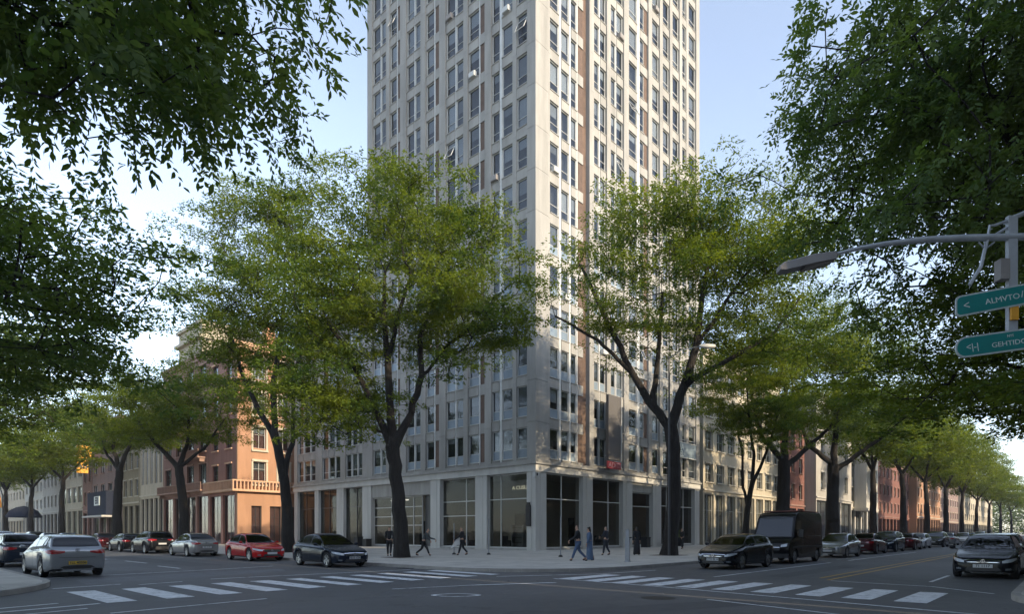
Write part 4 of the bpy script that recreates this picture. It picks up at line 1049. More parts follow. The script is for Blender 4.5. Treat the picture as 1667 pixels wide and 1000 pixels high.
car('suv', 'paint_navy', 'dark blue car behind the maroon saloon on the right street', (20.8,-19.3,UP), R(180))
car('sedan', 'paint_maroon', 'black and maroon saloon seen from behind, fifth car from the van', (27.4,-19.5,UP), R(0))
car('hatch', 'paint_white', 'white hatchback in the right row beyond the second maroon saloon', (34.2,-19.2,UP), R(180))
car('suv', 'paint_black', 'black off-road car in the right row with windscreen to the camera', (42,-19.6,UP), R(180))
car('sedan', 'paint_grey', 'grey saloon near the far end of the right row', (52,-19.4,UP), R(0))
car('sedan', 'paint_white', 'white saloon in the distance on the right street', (63,-19.6,UP), R(180))
car('hatch', 'paint_blue', 'blue hatchback in the distance beyond the white saloon', (72,-19.4,UP), R(0))
car('suv', 'paint_silver', 'silver off-road car deepest in the right row', (84,-19.4,UP), R(180))
car('sedan', 'paint_black', 'black saloon facing the camera at the right edge of the photo', (-8.0,-28.15,UP), R(180), plate_txt='71 1117', group='cars driving on the right street')
car('sedan', 'paint_silver', 'pale saloon behind the roof of the black saloon at the right edge', (6,-27.6,UP), R(180), group='cars driving on the right street')
for i, y in enumerate((54, 62, 71, 80)):
    car('suv' if i % 2 else 'sedan', ('paint_grey','paint_black','paint_white','paint_navy')[i], ('grey saloon far along the left row before the bare lamp','black off-road car far along the left row','white saloon far along the left row','dark blue off-road car last in the left row')[i], (-20.4,y,UP), R(90))
# the black van behind the first black hatchback
def van():
    t = thing('delivery_van', 'tall black delivery van with a broad windscreen behind the black hatchback', 'van', (-2.6,-19.35,0), R(180))
    # profile in x (front +), z ; lofted over the width with rounded shoulders
    prof = [(2.55,.40),(2.62,.55),(2.62,.80),(2.56,1.02),(2.35,1.16),(1.95,1.30),(1.45,2.25),(1.25,2.45),(.9,2.56),(-2.5,2.58),(-2.68,2.50),(-2.72,2.3),(-2.72,.45),(-2.68,.32)]
    def arch(x0, n=10, r=.42): return [(x0 - r*math.cos(math.pi*k/n), .36 + r*math.sin(math.pi*k/n)) for k in range(n+1)]
    low = [(-2.3,.30)] + arch(-1.75) + [(-1.2,.28),(1.1,.28)] + arch(1.72) + [(2.35,.32)]
    poly = prof + low
    V, F = [], []
    ys = [(-1.0,.06),(-.985,.02),(-.93,0),(.93,0),(.985,.02),(1.0,.06)]
    n = len(poly); cx, cz = 0, 1.3
    for y, ins in ys:
        for x, z in poly:
            kx = 1-ins*.45; k = ins if z > 1.4 else ins*.3
            V.append((x*kx, y*(1-.06*max(0, z-1.2)), z-k*.9))
    for i in range(len(ys)-1):
        for k in range(n): F.append((i*n+k, i*n+(k+1) % n, (i+1)*n+(k+1) % n, (i+1)*n+k))
    F.append(tuple(range(n))); F.append(tuple((len(ys)-1)*n+k for k in range(n))[::-1])
    me = bpy.data.meshes.new('body'); me.from_pydata(V, [], F); me.materials.append(M['paint_van']); me.update()
    bm = bmesh.new(); bm.from_mesh(me); bmesh.ops.recalc_face_normals(bm, faces=bm.faces)
    bm.to_mesh(me); bm.free(); me.polygons.foreach_set('use_smooth', [True]*len(F)); me.set_sharp_from_angle(angle=R(28))
    link('body', me, t)
    bvh = BVHTree.FromPolygons([Vector(v) for v in V], F)
    P = lambda *a, **k: patch(bvh, *a, **k)
    add_patches('windscreen', t, M['car_glass'], [P((-1,0,0), [(-.86,1.34),(0,1.33),(.86,1.34)], [(-.80,2.26),(0,2.30),(.80,2.26)], ns=14, nt=10, off=.008)])
    add_patches('windscreen_seal', t, M['plastic'], [P((-1,0,0), [(-.90,1.31),(0,1.30),(.90,1.31)], [(-.84,2.32),(0,2.36),(.84,2.32)], ns=14, nt=10, off=.003)])
    for sg in (-1, 1):
        add_patches('side_window', t, M['car_glass'], [P((0,-sg,0), [(1.70,1.35),(.75,1.35)], [(1.30,2.10),(.75,2.15)], ns=6, nt=4, off=.008)])
        add_patches('headlight', t, M['headlight'], [P((-1,0,0), [(sg*.60,.82),(sg*.88,.86)], [(sg*.60,.93),(sg*.90,1.0)], ns=6, nt=3, off=.01)])
        add_patches('side_moulding', t, M['plastic'], [P((0,-sg,0), [(2.2,.78),(-2.6,.78)], [(2.2,.86),(-2.6,.86)], ns=10, nt=1, off=.01)])
        add_patches('cargo_panel', t, M['plastic'], [P((0,-sg,0), [(-.2,1.35),(-2.3,1.35)], [(-.2,1.37),(-2.3,1.37)], ns=6, nt=1, off=.006), P((0,-sg,0), [(-1.5,1.37),(-1.53,1.37)], [(-1.5,1.65),(-1.53,1.65)], ns=1, nt=1, off=.006), P((0,-sg,0), [(.60,.45),(.585,.45)], [(.60,2.2),(.585,2.2)], ns=1, nt=8, off=.004)])
        mb = MB(); mb.box(1.42,1.52,sg*1.08,sg*1.28,1.30,1.68); mb.tube([(1.47,sg*.95,1.36),(1.47,sg*1.1,1.42)], .025, 6); mb.build('side_mirror', M['plastic'], None).parent = t
    add_patches('grille', t, M['plastic'], [P((-1,0,0), [(-.55,.66),(.55,.66)], [(-.55,.92),(.55,.92)], ns=8, nt=3, off=.008)])
    add_patches('grille_bar', t, M['chrome'], [P((-1,0,0), [(-.55,.80),(.55,.80)], [(-.55,.82),(.55,.82)], ns=8, nt=1, off=.014)])
    mb = MB(); mb.box(-2.4,.9,-.84,.84,2.595,2.64); mb.build('roof_panel', mat('dull_red_roof', (.16,.05,.04), .6, .15, 2), None).parent = t
    mb = MB(); mb.box(2.36,2.64,-.97,.97,.30,.50); mb.build('bumper', M['plastic'], None).parent = t
    ty, rm, dk = wheel_meshes(.36)
    for x in (1.72, -1.75):
        for sg in (-1, 1):
            w = link('wheel', None, t, (x, sg*.87, .36)); w.rotation_euler = (0, .3, 0 if sg > 0 else math.pi)
            link('tyre', ty, w); link('rim', rm, w); link('brake_disc', dk, w)
    return t
van()

# ------------------------------------------------------------ people
def skin_obj(name, joints, edges, m, parent, sub=2, root=0):
    me = bpy.data.meshes.new(name); me.from_pydata([j[:3] for j in joints], edges, [])
    o = link(name, me, parent); me.materials.append(m)
    mo = o.modifiers.new('skin', 'SKIN'); mo.use_smooth_shade = True
    sv = me.skin_vertices[0].data if me.skin_vertices else None
    if sv is None:
        bm = bmesh.new(); bm.from_mesh(me); bm.verts.layers.skin.verify(); bm.to_mesh(me); bm.free(); sv = me.skin_vertices[0].data
    for i, j in enumerate(joints):
        r = j[3]; sv[i].radius = (r, r) if not hasattr(r, '__len__') else r; sv[i].use_root = (i == root)
    ms = o.modifiers.new('sub', 'SUBSURF'); ms.levels = sub; ms.render_levels = sub
    return o
def person(label, loc, rz, top, trousers, hairm='hair', stride=.28, lean=0.0, arms=((.12,.10),(-.12,.10)), h=1.74, dress=False, group=None, crouch=0.0, shoes='cloth_black', hairlong=False):
    t = thing('person', label, 'person', (loc[0], loc[1], KZ), rz, group)
    k = h/1.74
    def q(x, y, z, r): return [x*k, y*k, z*k, r*k if not hasattr(r, '__len__') else (r[0]*k, r[1]*k)]
    # x forward, y left ; lean tilts the trunk forward; crouch lowers the hips
    hz = .93-crouch; lx = lambda z: lean*(z-hz)
    sh = 1.43-crouch
    J = [q(0,0,hz,.125), q(lx(1.1-crouch),0,1.12-crouch,(.10,.125)), q(lx(1.3),0,1.32-crouch,(.105,.145)), q(lx(1.45),0,1.46-crouch,.06), q(lx(1.52)+.01,0,1.53-crouch,.05),
         q(lx(1.6)+.02,0,1.60-crouch,(.078,.072)), q(lx(1.68)+.015,0,1.685-crouch,(.082,.068)), q(lx(1.72)+.01,0,1.73-crouch,.045)]
    E = [(0,1),(1,2),(2,3),(3,4),(4,5),(5,6),(6,7)]
    J.append(q(lx(1.6)+.115,0,1.60-crouch,.014)); E.append((5,8))                 # nose
    legs = []
    for sg, st in ((1, stride), (-1, -stride)):
        b = len(J); kn = .48-crouch*.5; fw = st*.55 + crouch*.5
        back = st < 0
        kx = fw if not back else st*.25 + crouch*.3
        J += [q(0,sg*.095,hz-.06,.095), q(kx,sg*.10,kn,.062), q(st-(.10 if back else 0),sg*.10,.11 if not back else .16,.042), q(st+.13-(.06 if back else 0),sg*.11,.04 if not back else .05,.035)]
        E += [(0,b),(b,b+1),(b+1,b+2),(b+2,b+3)]; legs.append((b,b+1,b+2,b+3))
    armsj = []
    for sg, (ax, az) in ((1, arms[0]), (-1, arms[1])):
        b = len(J); S_ = (lx(1.42), sg*.19, sh)
        ex, ez = S_[0]+ax*.9, sh-.29+abs(az)*.1; wx, wz = ex+ax*1.6+.02, ez-.24+az
        J += [q(S_[0],S_[1],S_[2],.06), q(ex,sg*.24,ez,.042), q(wx,sg*.23,wz,.028), q(wx+.02,sg*.225,wz-.07,(.038,.018))]
        E += [(3,b),(b,b+1),(b+1,b+2),(b+2,b+3)]; armsj.append((b,b+1,b+2))
        for f, (fx, ln) in enumerate(((-.028,.06),(-.009,.072),(.010,.068),(.028,.052))):
            c = len(J); J.append(q(wx+.02+fx,sg*.225,wz-.07-ln*.6-.03,.0085)); J.append(q(wx+.03+fx,sg*.215,wz-.10-ln-.01,.0065)); E += [(b+3,c),(c,c+1)]
        c = len(J); J.append(q(wx+.06,sg*.21,wz-.07,.009)); J.append(q(wx+.068,sg*.205,wz-.10,.007)); E += [(b+2,c),(c,c+1)]
    skin_obj('body', J, E, M['skin'], t, 1)
    def shell(nm, ids, m, grow, ext=None):
        mp = {i: n for n, i in enumerate(ids)}
        jj = []
        for i in ids:
            r = J[i][3]; r = (r[0]+grow, r[1]+grow) if hasattr(r, '__len__') else r+grow
            jj.append(J[i][:3]+[r])
        ee = [(mp[a], mp[b]) for a, b in E if a in mp and b in mp]
        return skin_obj(nm, jj, ee, m, t, 2)
    A = [i for a in armsj for i in a]
    shell('jacket', [0,1,2,3]+A, M[top], .018)
    if dress:
        mb = MB(); mb.lathe([(.16,1.05),(.165,.9),(.19,.6),(.235,.08),(.22,.06),(.15,.9)], 18); mb.v = [(x*.85*k, y*k, z*k) for x, y, z in mb.v]
        mb.build('skirt', M[trousers], None, smooth=60).parent = t
    else:
        shell('trousers', [0]+[i for l in legs for i in l[:3]], M[trousers], .014)
    for l in legs:
        a, b = J[l[2]], J[l[3]]
        skin_obj('shoe', [[a[0]-.02,a[1],max(.045,a[2]-.06),.045*k],[b[0],b[1],.04,.04*k]], [(0,1)], M[shoes], t, 1)
    hd = J[6]
    hj = [[hd[0]-.03,0,hd[2]-.02,.085*k],[hd[0]-.01,0,hd[2]+.035,.078*k]]
    ee = [(0,1)]
    if hairlong: hj += [[hd[0]-.06,0,hd[2]-.13,.07*k],[hd[0]-.07,0,hd[2]-.28,.05*k]]; ee += [(0,2),(2,3)]
    skin_obj('hair', hj, ee, M[hairm], t, 2)
    return t
# directions: towards photo right is (.677,-.736)
RGT = math.atan2(-.736, .677)
pa = person('walker in a black top and blue jeans heading left near the kerb', (-11.2,-12.3), RGT+math.pi, 'cloth_black', 'denim', stride=.30, lean=.06, arms=((.16,.1),(-.05,.0)), h=1.76)
def cloth_sheet(name, label, cat, loc, pts, m, rz=0):
    t = thing(name, label, cat, loc, rz)
    mb = MB(); n = len(pts)-1
    V = []
    for i, (x, zt, zb, y) in enumerate(pts):
        for k in range(7):
            z = zt+(zb-zt)*k/6; V.append((x+.02*math.sin(k*1.7+i), y+.05*math.sin(i*1.9+k*.5), z))
    mb.v = V; mb.f = [(i*7+k, (i+1)*7+k, (i+1)*7+k+1, i*7+k+1) for i in range(n) for k in range(6)]; mb.m = [0]*len(mb.f)
    o = mb.build('fabric', M[m], None, smooth=70); o.parent = t
    so = o.modifiers.new('solid', 'SOLIDIFY'); so.thickness = .012
    return t
person('figure in a long slate blue coat stepping along just behind the walker in jeans', (-10.85,-12.75), RGT+math.pi, 'blue_cloth', 'blue_cloth', stride=.14, lean=.05, dress=True, arms=((.05,.0),(-.02,.0)), h=1.66, hairlong=True)
person('woman in a dark coat and light top walking beside the third bay, pale hair', (-4.3,-9.3), RGT+math.pi*.8, 'cloth_navy', 'cloth_navy', 'cloth_grey', stride=.12, arms=((.1,.25),(.0,.05)), h=1.76)
person('standing figure in a long black dress near the right tree', (-2.7,-10.5), RGT+math.pi*.6, 'cloth_black', 'cloth_black', stride=.05, dress=True, arms=((.02,.0),(.0,.0)), h=1.74, hairlong=True)
person('walker in black with a white bag in front of the second window bay', (-10.1,-2.7), RGT+math.pi, 'cloth_black', 'cloth_black', stride=.22, lean=.05, arms=((.18,.05),(-.1,.05)), h=1.72)
cloth_sheet('shoulder_bag', 'white cloth bag slung from the walker in black', 'bag', (-10.35,-2.55,KZ), [(-.45,.42,.30,0),(-.25,.75,.5,.0),(-.02,1.1,.62,.0),(.12,1.12,.60,.0),(.28,.75,.58,.0)], 'cloth_white', RGT)
person('walker in dark grey bending forward to the right of the left tree', (-12.25,-1.6), RGT, 'cloth_slate', 'cloth_black', stride=.34, lean=.35, arms=((.2,.15),(.1,.1)), h=1.70, crouch=.06)
person('person in black half hidden behind the trunk of the left tree', (-14.0,-.6), RGT+math.pi*.5, 'cloth_black', 'cloth_black', stride=.08, h=1.74)
person('distant figure in dark clothes at the end windows of the tower', (12.0,-6.0), RGT+math.pi*1.2, 'cloth_black', 'cloth_black', stride=.15, h=1.72)

# ------------------------------------------------------------ street furniture
t = thing('bollard', 'square grey metal post at the kerb with a small dark knob near its top', 'bollard', (-10.5,-14.7,KZ), R(20))
mb = MB(); mb.box(-.10,.10,-.10,.10,0,1.15); mb.box(-.075,.075,-.075,.075,1.15,1.56); mb.build('post', M['steel'], None).parent = t
mb = MB(); mb.box(-.15,.15,-.15,.15,0,.03); mb.build('base_plate', M['steel'], None).parent = t
mb = MB(); mb.tube([(0,-.10,1.15),(.12,-.16,1.16)], .035, 8); mb.build('knob', M['plastic'], None).parent = t
for x, y, lb, hh in ((-8.3,-3.2,'thin dark steel post in front of the first window bay left of the corner',2.3), (-8.0,-8.7,'thin pale steel post with a black foot right of the corner column',2.3), (-9.6,-1.4,'thin steel post beside the walker with the white bag',2.0)):
    t = thing('sign_post', lb, 'post', (x,y,KZ), 0, 'thin posts on the plaza')
    mb = MB(); mb.tube([(0,0,.08),(0,0,hh)], .03, 8); mb.build('pole', M['steel'], None).parent = t
    mb = MB(); mb.lathe([(0,.0),(.13,.0),(.12,.06),(.06,.12),(0,.12)], 12); mb.build('foot', M['plastic'], None).parent = t
t = thing('display_rack', 'grey upright rack with dark shelves standing inside the corner window', 'rack', (1.4,3.0,KZ+.05), R(-90+8))
mb = MB(); mb.box(-.55,-.47,-.25,.25,0,1.95); mb.box(.47,.55,-.25,.25,0,1.95); mb.box(-.47,.47,.2,.24,0,1.95); mb.build('case', M['steel'], None).parent = t
for z in (.1,.5,.9,1.3,1.7,1.9): mb = MB(); mb.box(-.46,.46,-.24,.19,z,z+.04); mb.build('shelf', M['frame_dark'], None).parent = t
def chair(label, x, y, z=KZ+.05, rz=0):
    t = thing('armchair', label, 'armchair', (x,y,z), rz, 'dark furniture behind the shop windows')
    mb = MB(); mb.box(-.38,.38,-.38,.38,.28,.46); mb.build('seat', M['black'], None).parent = t
    mb = MB(); mb.box(-.38,.38,.30,.44,.46,1.05); mb.build('backrest', M['black'], None).parent = t
    for s in (-1,1): mb = MB(); mb.box(s*.38,s*.48,-.38,.44,.2,.68); mb.build('armrest', M['black'], None).parent = t
    for a in (-1,1):
        for b in (-1,1): mb = MB(); mb.tube([(a*.34,b*.34,0),(a*.34,b*.34,.28)], .025, 6); mb.build('leg', M['steel'], None).parent = t
chair('black armchair just inside the window left of the corner column', 2.0, 4.6, rz=R(70)); chair('black armchair behind the first window bay right of the corner', 2.4, 1.7, rz=R(-10)); chair('black armchair in the right-hand bay beside the inner door', 8.6, 1.6); chair('black armchair furthest right behind the third window bay', 11.3, 1.8, rz=R(20)); chair('black armchair deep in the second bay left of the corner', 2.2, 9.8, rz=R(90))
def planter(label, x, y, h=.85, plant=True):
    t = thing('planter', label, 'planter', (x,y,KZ), 0, 'black planters by the tower')
    mb = MB(); mb.prism([(-.32,-.32),(.32,-.32),(.32,.32),(-.32,.32)], 0, h); mb.prism([(-.36,-.36),(.36,-.36),(.36,.36),(-.36,.36)], h, h+.06); mb.build('pot', M['black'], None).parent = t
    if plant:
        mb = MB(); rr = random.Random(int(x*10))
        for i in range(60):
            a = rr.uniform(0, 6.28); r = rr.uniform(.05,.35); z = h+rr.uniform(.1,.7); c = Vector((r*math.cos(a), r*math.sin(a), z)); d = Vector((rr.uniform(-1,1), rr.uniform(-1,1), rr.uniform(.2,1))).normalized()*.16; e = d.orthogonal().normalized()*.05
            mb.quad(c, c+d*.5+e, c+d, c+d*.5-e)
        mb.build('shrub', M['leaf_dark'], None).parent = t
planter('black square planter by the column left of the dark navy car roof', -1.0, 22.4, .9, False); planter('black square planter beside the service door', -.8, 21.2, .7, False)
planter('black planter under the windows behind the right tree', 14.8, -.9, .9, False); planter('black planter with a dark shrub near the far end of the tower', 21.2, -1.0, .8); planter('black planter left of the shrub planter at the tower end', 19.3, -1.0, .8, False)
for x, y in ((-14.5,-2.5),(-14.5,10.6),(-14.5,30.3),(-14.5,51.3),(-1.5,-12.0),(10.0,-12.0),(18.6,-12.0),(33,-12.0)):
    mb = MB(); mb.box(x-.85,x+.85,y-.85,y+.85,KZ-.02,KZ+.012); o = mb.build('tree_pit', M['soil']); o['kind'] = 'structure'

# mast arm with lamp and green signs at the right edge
t = thing('street_lamp', 'grey curved mast arm with a long lamp head reaching in from the right edge', 'street lamp', (-17.0,-30.7,KZ), RGT)
# local x = photo right, local y = away from the camera
mb = MB(); mb.tube([(0,0,0),(0,0,4),(0,0,8.6)], [.14,.12,.10], 14); mb.build('pole', M['steel'], None, smooth=40).parent = t
mb = MB(); pts = [(0,0,7.93),(-1.54,0,7.97),(-2.99,0,7.94),(-3.81,0,7.90),(-4.63,0,7.81),(-5.17,0,7.72),(-5.8,0,7.56)]; mb.tube(pts, [.085,.08,.075,.068,.055,.045,.036], 12); mb.build('arm', M['arm_steel'], None, smooth=60).parent = t
mb = MB(); V = []
for x, w, z0, z1 in ((-5.70,.08,7.46,7.60),(-5.76,.14,7.40,7.62),(-6.2,.16,7.31,7.56),(-6.88,.16,7.15,7.38),(-6.98,.12,7.17,7.31)):
    V += [(x,-w,z0+.03),(x,w,z0+.03),(x,w*.9,z1-.03),(x,w*.5,z1),(x,-w*.5,z1),(x,-w*.9,z1-.03)]
mb.v = V; mb.f = [(i*6+k, i*6+(k+1) % 6, (i+1)*6+(k+1) % 6, (i+1)*6+k) for i in range(4) for k in range(6)] + [tuple(range(6)), tuple(24+k for k in range(6))[::-1]]; mb.m = [0]*len(mb.f)
lh = mb.build('lamp_head', M['lamp_body'], None, smooth=30, recalc=True); lh.parent = t
mb = MB(); mb.v = [(-5.9,-.13,7.40),(-5.9,.13,7.40),(-6.45,.13,7.28),(-6.45,-.13,7.28),(-5.9,-.11,7.34),(-5.9,.11,7.34),(-6.45,.11,7.22),(-6.45,-.11,7.22)]
mb.f = [(0,1,2,3),(4,5,6,7),(0,1,5,4),(1,2,6,5),(2,3,7,6),(3,0,4,7)]; mb.m = [0]*6
mb.build('lens', M['lamp_lens'], None, recalc=True).parent = lh
t2 = thing('sign_bracket', 'grey upright steel bracket with struts and a box, carrying the green signs', 'bracket', (-17.0,-30.7,KZ), RGT)
mb = MB(); mb.box(-1.92,-1.72,-.05,.05,5.7,8.42); mb.tube([(-1.8,0,8.38),(-1.4,0,8.55)], .055, 6); mb.tube([(-1.82,0,8.36),(-2.2,0,8.22),(-2.3,0,8.22),(-2.36,0,7.9)], .03, 6); mb.tube([(-1.85,0,8.22),(-2.2,0,8.0)], .03, 6)
mb.tube([(-2.36,0,7.9),(-2.5,0,7.3),(-2.75,0,6.9)], .04, 6); mb.tube([(-2.55,0,7.85),(-2.4,0,7.7),(-2.2,0,7.85)], .018, 6)
mb.build('upright', M['arm_steel'], None).parent = t2
mb = MB(); mb.box(-2.13,-1.93,-.10,.10,7.0,7.45); mb.build('control_box', M['lamp_body'], None).parent = t2
mb = MB(); mb.box(-1.90,-1.74,-.10,-.055,6.1,6.5); mb.build('yellow_plate', M['yellow_sign'], None).parent = t2
mb = MB(); mb.box(-1.95,.0,.055,.10,6.75,6.81); mb.box(-1.95,.0,.055,.10,5.78,5.84); mb.build('crossbar', M['steel'], None).parent = t2
def green_sign(label, x0, x1, zc, hgt, tilt, mode):
    s = thing('street_sign', label, 'street sign', (-17.0,-30.7,0), RGT, 'green street name signs')
    nb = link('board', None, None); bpy.data.objects.remove(nb)
    def P(x, z): return (x, z)
    n = 8; r = .10 if mode == 0 else .22; pts = []
    for cx_, cz_, a0 in ((x0+r, -hgt/2+r, 180),(x1-r, -hgt/2+r, 270),(x1-r, hgt/2-r, 0),(x0+r, hgt/2-r, 90)):
        rr = r
        for k in range(n+1): a = R(a0+90*k/n); pts.append((cx_+rr*math.cos(a), cz_+rr*math.sin(a)))
    def slab(k, y0, y1, nm, m):
        cxx = (x0+x1)/2
        pp = [((x-cxx)*k[0]+cxx, z*k[1]) for x, z in pts]
        b = MB(); b.prism(pp, y0, y1)
        b.v = [(x, y, z + tilt*(x-x1)) for x, z, y in b.v]
        b.v = [(x, y, z+zc) for x, y, z in b.v]
        o = b.build(nm, m, None, recalc=True); o.parent = s; return o
    L_ = x1-x0
    slab((1,1), -.12, -.09, 'backing', M['sign_edge']); slab((1-.03/L_*2, 1-.035/hgt*2), -.124, -.121, 'face', M['green_sign'])
    def tx(tt, sz, x, dz, sx=1.0): 
        o = text_mesh('lettering', tt, sz, M['white_paint'], s, (x, -.127, zc+tilt*(x-x1)+dz), (R(90),-math.atan(tilt),0), .002, 'LEFT', sx=sx); return o
    return s, tx
s, tx = green_sign('green street sign with a left arrow and white letters, upper of the two', -3.14, -.55, 6.99, .46, .19, 0)
tx('<', .26, -2.98, -.02); tx('ALMVTO', .17, -2.50, -.02, 1.15); tx('/ 9', .20, -1.72, 0, 1.2)
s, tx = green_sign('green street sign with rounded end and a left arrow and bar, lower of the two', -3.14, -.55, 5.95, .46, .14, 1)
tx('<|-|', .20, -2.92, -.02); tx('GEHTIDO', .15, -2.36, -.05, 1.2); tx('NYS', .08, -2.02, .11)
# small street lamps further off
t = thing('street_lamp', 'small white cobra-head lamp glimpsed through the right tree', 'street lamp', (-2.16,-12.4,KZ), RGT)
mb = MB(); mb.tube([(0,0,0),(0,0,12.0)], [.08,.05], 10); mb.build('pole', M['frame_dark'], None, smooth=50).parent = t
mb = MB(); mb.tube([(0,-.1,11.9),(.6,-.6,12.25),(1.5,-1.0,12.3)], .03, 8); mb.build('arm', M['steel'], None).parent = t
mb = MB(); mb.lathe([(0,-.5),(.10,-.44),(.14,0),(.10,.44),(0,.5)], 10, 'x', (1.95,-1.1,12.3)); mb.build('lamp_head', M['frame'], None, smooth=60).parent = t
for k, (x, y, lb, gr) in enumerate(((-16.6,112,'curved black street lamp far down the left pavement',None),)):
    t = thing('street_lamp', lb, 'street lamp', (x,y,KZ), RGT)
    mb = MB(); mb.tube([(0,0,0),(0,0,8),(-.5,0,9.6),(-1.8,0,10.1),(-3.0,0,9.4)], [.12,.1,.09,.08,.06], 8); mb.build('pole', M['frame_dark'], None, smooth=60).parent = t
    mb = MB(); mb.box(-4.6,-2.7,-.2,.2,9.1,9.4); mb.build('lamp_head', M['frame_dark'], None).parent = t
# ------------------------------------------------------------ trees
def tree_skeleton(seeds, targets, step=.55, seed=0, tip=.010, power=2.5, grav=.15):
    """seeds: list of polylines [(x,y,z,minr),...] starting at the trunk; targets: crown points to be reached"""
    rg = np.random.default_rng(seed)
    N = []; par = []; minr = []
    def add(p, pa, mr=0.0): N.append(np.array(p, float)); par.append(pa); minr.append(mr); return len(N)-1
    for pl in seeds:
        p0 = np.array(pl[0][:3], float)
        if N: last = int(np.argmin([np.sum((q-p0)**2) for q in N]))
        else: last = add(p0, -1, pl[0][3])
        for i in range(1, len(pl)):
            a, b = np.array(pl[i-1][:3], float), np.array(pl[i][:3], float); L = np.linalg.norm(b-a); n = max(1, int(L/step))
            for k in range(1, n+1):
                f = k/n; p = a+(b-a)*f + (rg.normal(0, .035, 3) if k < n else 0)
                last = add(p, last, pl[i-1][3]*(1-f)+pl[i][3]*f)
    P = np.array(N); T = np.array(targets)
    depth = [0]*len(N)
    for i in range(len(N)): depth[i] = 0 if par[i] < 0 else depth[par[i]]+1
    base = P[0]
    # nearest-first growth
    d0 = np.array([np.min(np.linalg.norm(P - t, axis=1)) for t in T]); order = np.argsort(d0 + rg.normal(0, .3, len(T)))
    cap = 60000; buf = np.zeros((cap, 3)); n = len(N); buf[:n] = P
    ends = []
    lowz = P[:,2].min() + 1.6
    for ti in order:
        t = T[ti]; d = np.linalg.norm(buf[:n]-t, axis=1)
        # prefer nodes below and inside of the target so that twigs rise and fan out
        cost = d + 1.0*np.maximum(0, buf[:n,2]-t[2]+.15*d) + 6*(buf[:n,2] < lowz)
        j = int(np.argmin(cost)); a = buf[j].copy(); L = d[j]
        k = max(1, int(L/step)); last = j
        dirp = a - (buf[par[j]] if par[j] >= 0 else a-np.array([0,0,1.])); dirp /= (np.linalg.norm(dirp)+1e-9)
        for q in range(1, k+1):
            f = q/k
            p = a + (t-a)*f + dirp*L*.22*f*(1-f)*2 + np.array([0,0,1.])*L*grav*f*(1-f)
            if q < k: p = p + rg.normal(0, .05*step/.55, 3)
            if n >= cap: break
            buf[n] = p; par.append(last); minr.append(0.0); last = n; n += 1
        ends.append(last)
    P = buf[:n].copy(); r = np.full(n, 0.0); ch = np.zeros(n)
    acc = np.zeros(n)
    for i in range(n-1, -1, -1):
        rr = acc[i]**(1/power) if acc[i] > 0 else tip
        r[i] = max(rr, minr[i], tip)
        if par[i] >= 0: acc[par[i]] += rr**power
    return P, np.array(par), r, ends
def branch_mesh(name, P, par, r, m, sides=7, rmin=.0):
    n = len(P)
    d = np.zeros((n,3))
    for i in range(n):
        if par[i] >= 0:
            v = P[i]-P[par[i]]; d[i] = v/(np.linalg.norm(v)+1e-9)
        else: d[i] = (0,0,1)
    ref = np.where(np.abs(d[:,[2]]) > .9, np.array([[1.,0,0]]), np.array([[0,0,1.]]))
    a = np.cross(d, ref); a /= np.linalg.norm(a, axis=1, keepdims=True)+1e-9; b = np.cross(d, a)
    # ring per node, aligned with its own edge; each edge gets a tube from a ring at the parent to the ring at the child
    th = np.arange(sides)*2*math.pi/sides; c, s = np.cos(th), np.sin(th)
    V = []; F = []
    e = [i for i in range(n) if par[i] >= 0 and r[i] > rmin]
    nv = 0
    Vs = np.zeros((len(e)*2*sides, 3))
    for q, i in enumerate(e):
        p = par[i]
        ring_c = P[i] + r[i]*(np.outer(c, a[i]) + np.outer(s, b[i]))
        rp = min(r[p], max(r[i]*1.18, r[i]+.0)) if r[p] > r[i]*1.5 else r[p]
        # parent ring uses the parent's frame if it continues it, else the child's
        if r[p] <= r[i]*1.5 and par[p] >= 0 and np.dot(d[p], d[i]) > .5:
            aa, bb_ = a[p], b[p]
            if abs(d[p][2]) > .9 and abs(d[i][2]) <= .9 or abs(d[p][2]) <= .9 and abs(d[i][2]) > .9: aa, bb_ = a[i], b[i]
        else: aa, bb_ = a[i], b[i]
        ring_p = P[p] + rp*(np.outer(c, aa) + np.outer(s, bb_))
        Vs[q*2*sides:q*2*sides+sides] = ring_p; Vs[q*2*sides+sides:(q+1)*2*sides] = ring_c
    E_ = len(e); k = np.arange(sides); k2 = (k+1) % sides
    base = (np.arange(E_)*2*sides)[:,None]
    Fq = np.stack([base+k, base+k2, base+sides+k2, base+sides+k], axis=2).reshape(-1, 4)
    return np_mesh(name, Vs, Fq, m, True)
def np_mesh(name, V, F, m, smooth=False):
    me = bpy.data.meshes.new(name); nf, w = F.shape
    me.vertices.add(len(V)); me.vertices.foreach_set('co', np.ascontiguousarray(V, dtype=np.float32).ravel())
    me.loops.add(nf*w); me.loops.foreach_set('vertex_index', np.ascontiguousarray(F, dtype=np.int32).ravel())
    me.polygons.add(nf); me.polygons.foreach_set('loop_start', np.arange(0, nf*w, w, dtype=np.int32))
    if smooth: me.polygons.foreach_set('use_smooth', np.ones(nf, dtype=bool))
    me.materials.append(m); me.update(calc_edges=True); return me
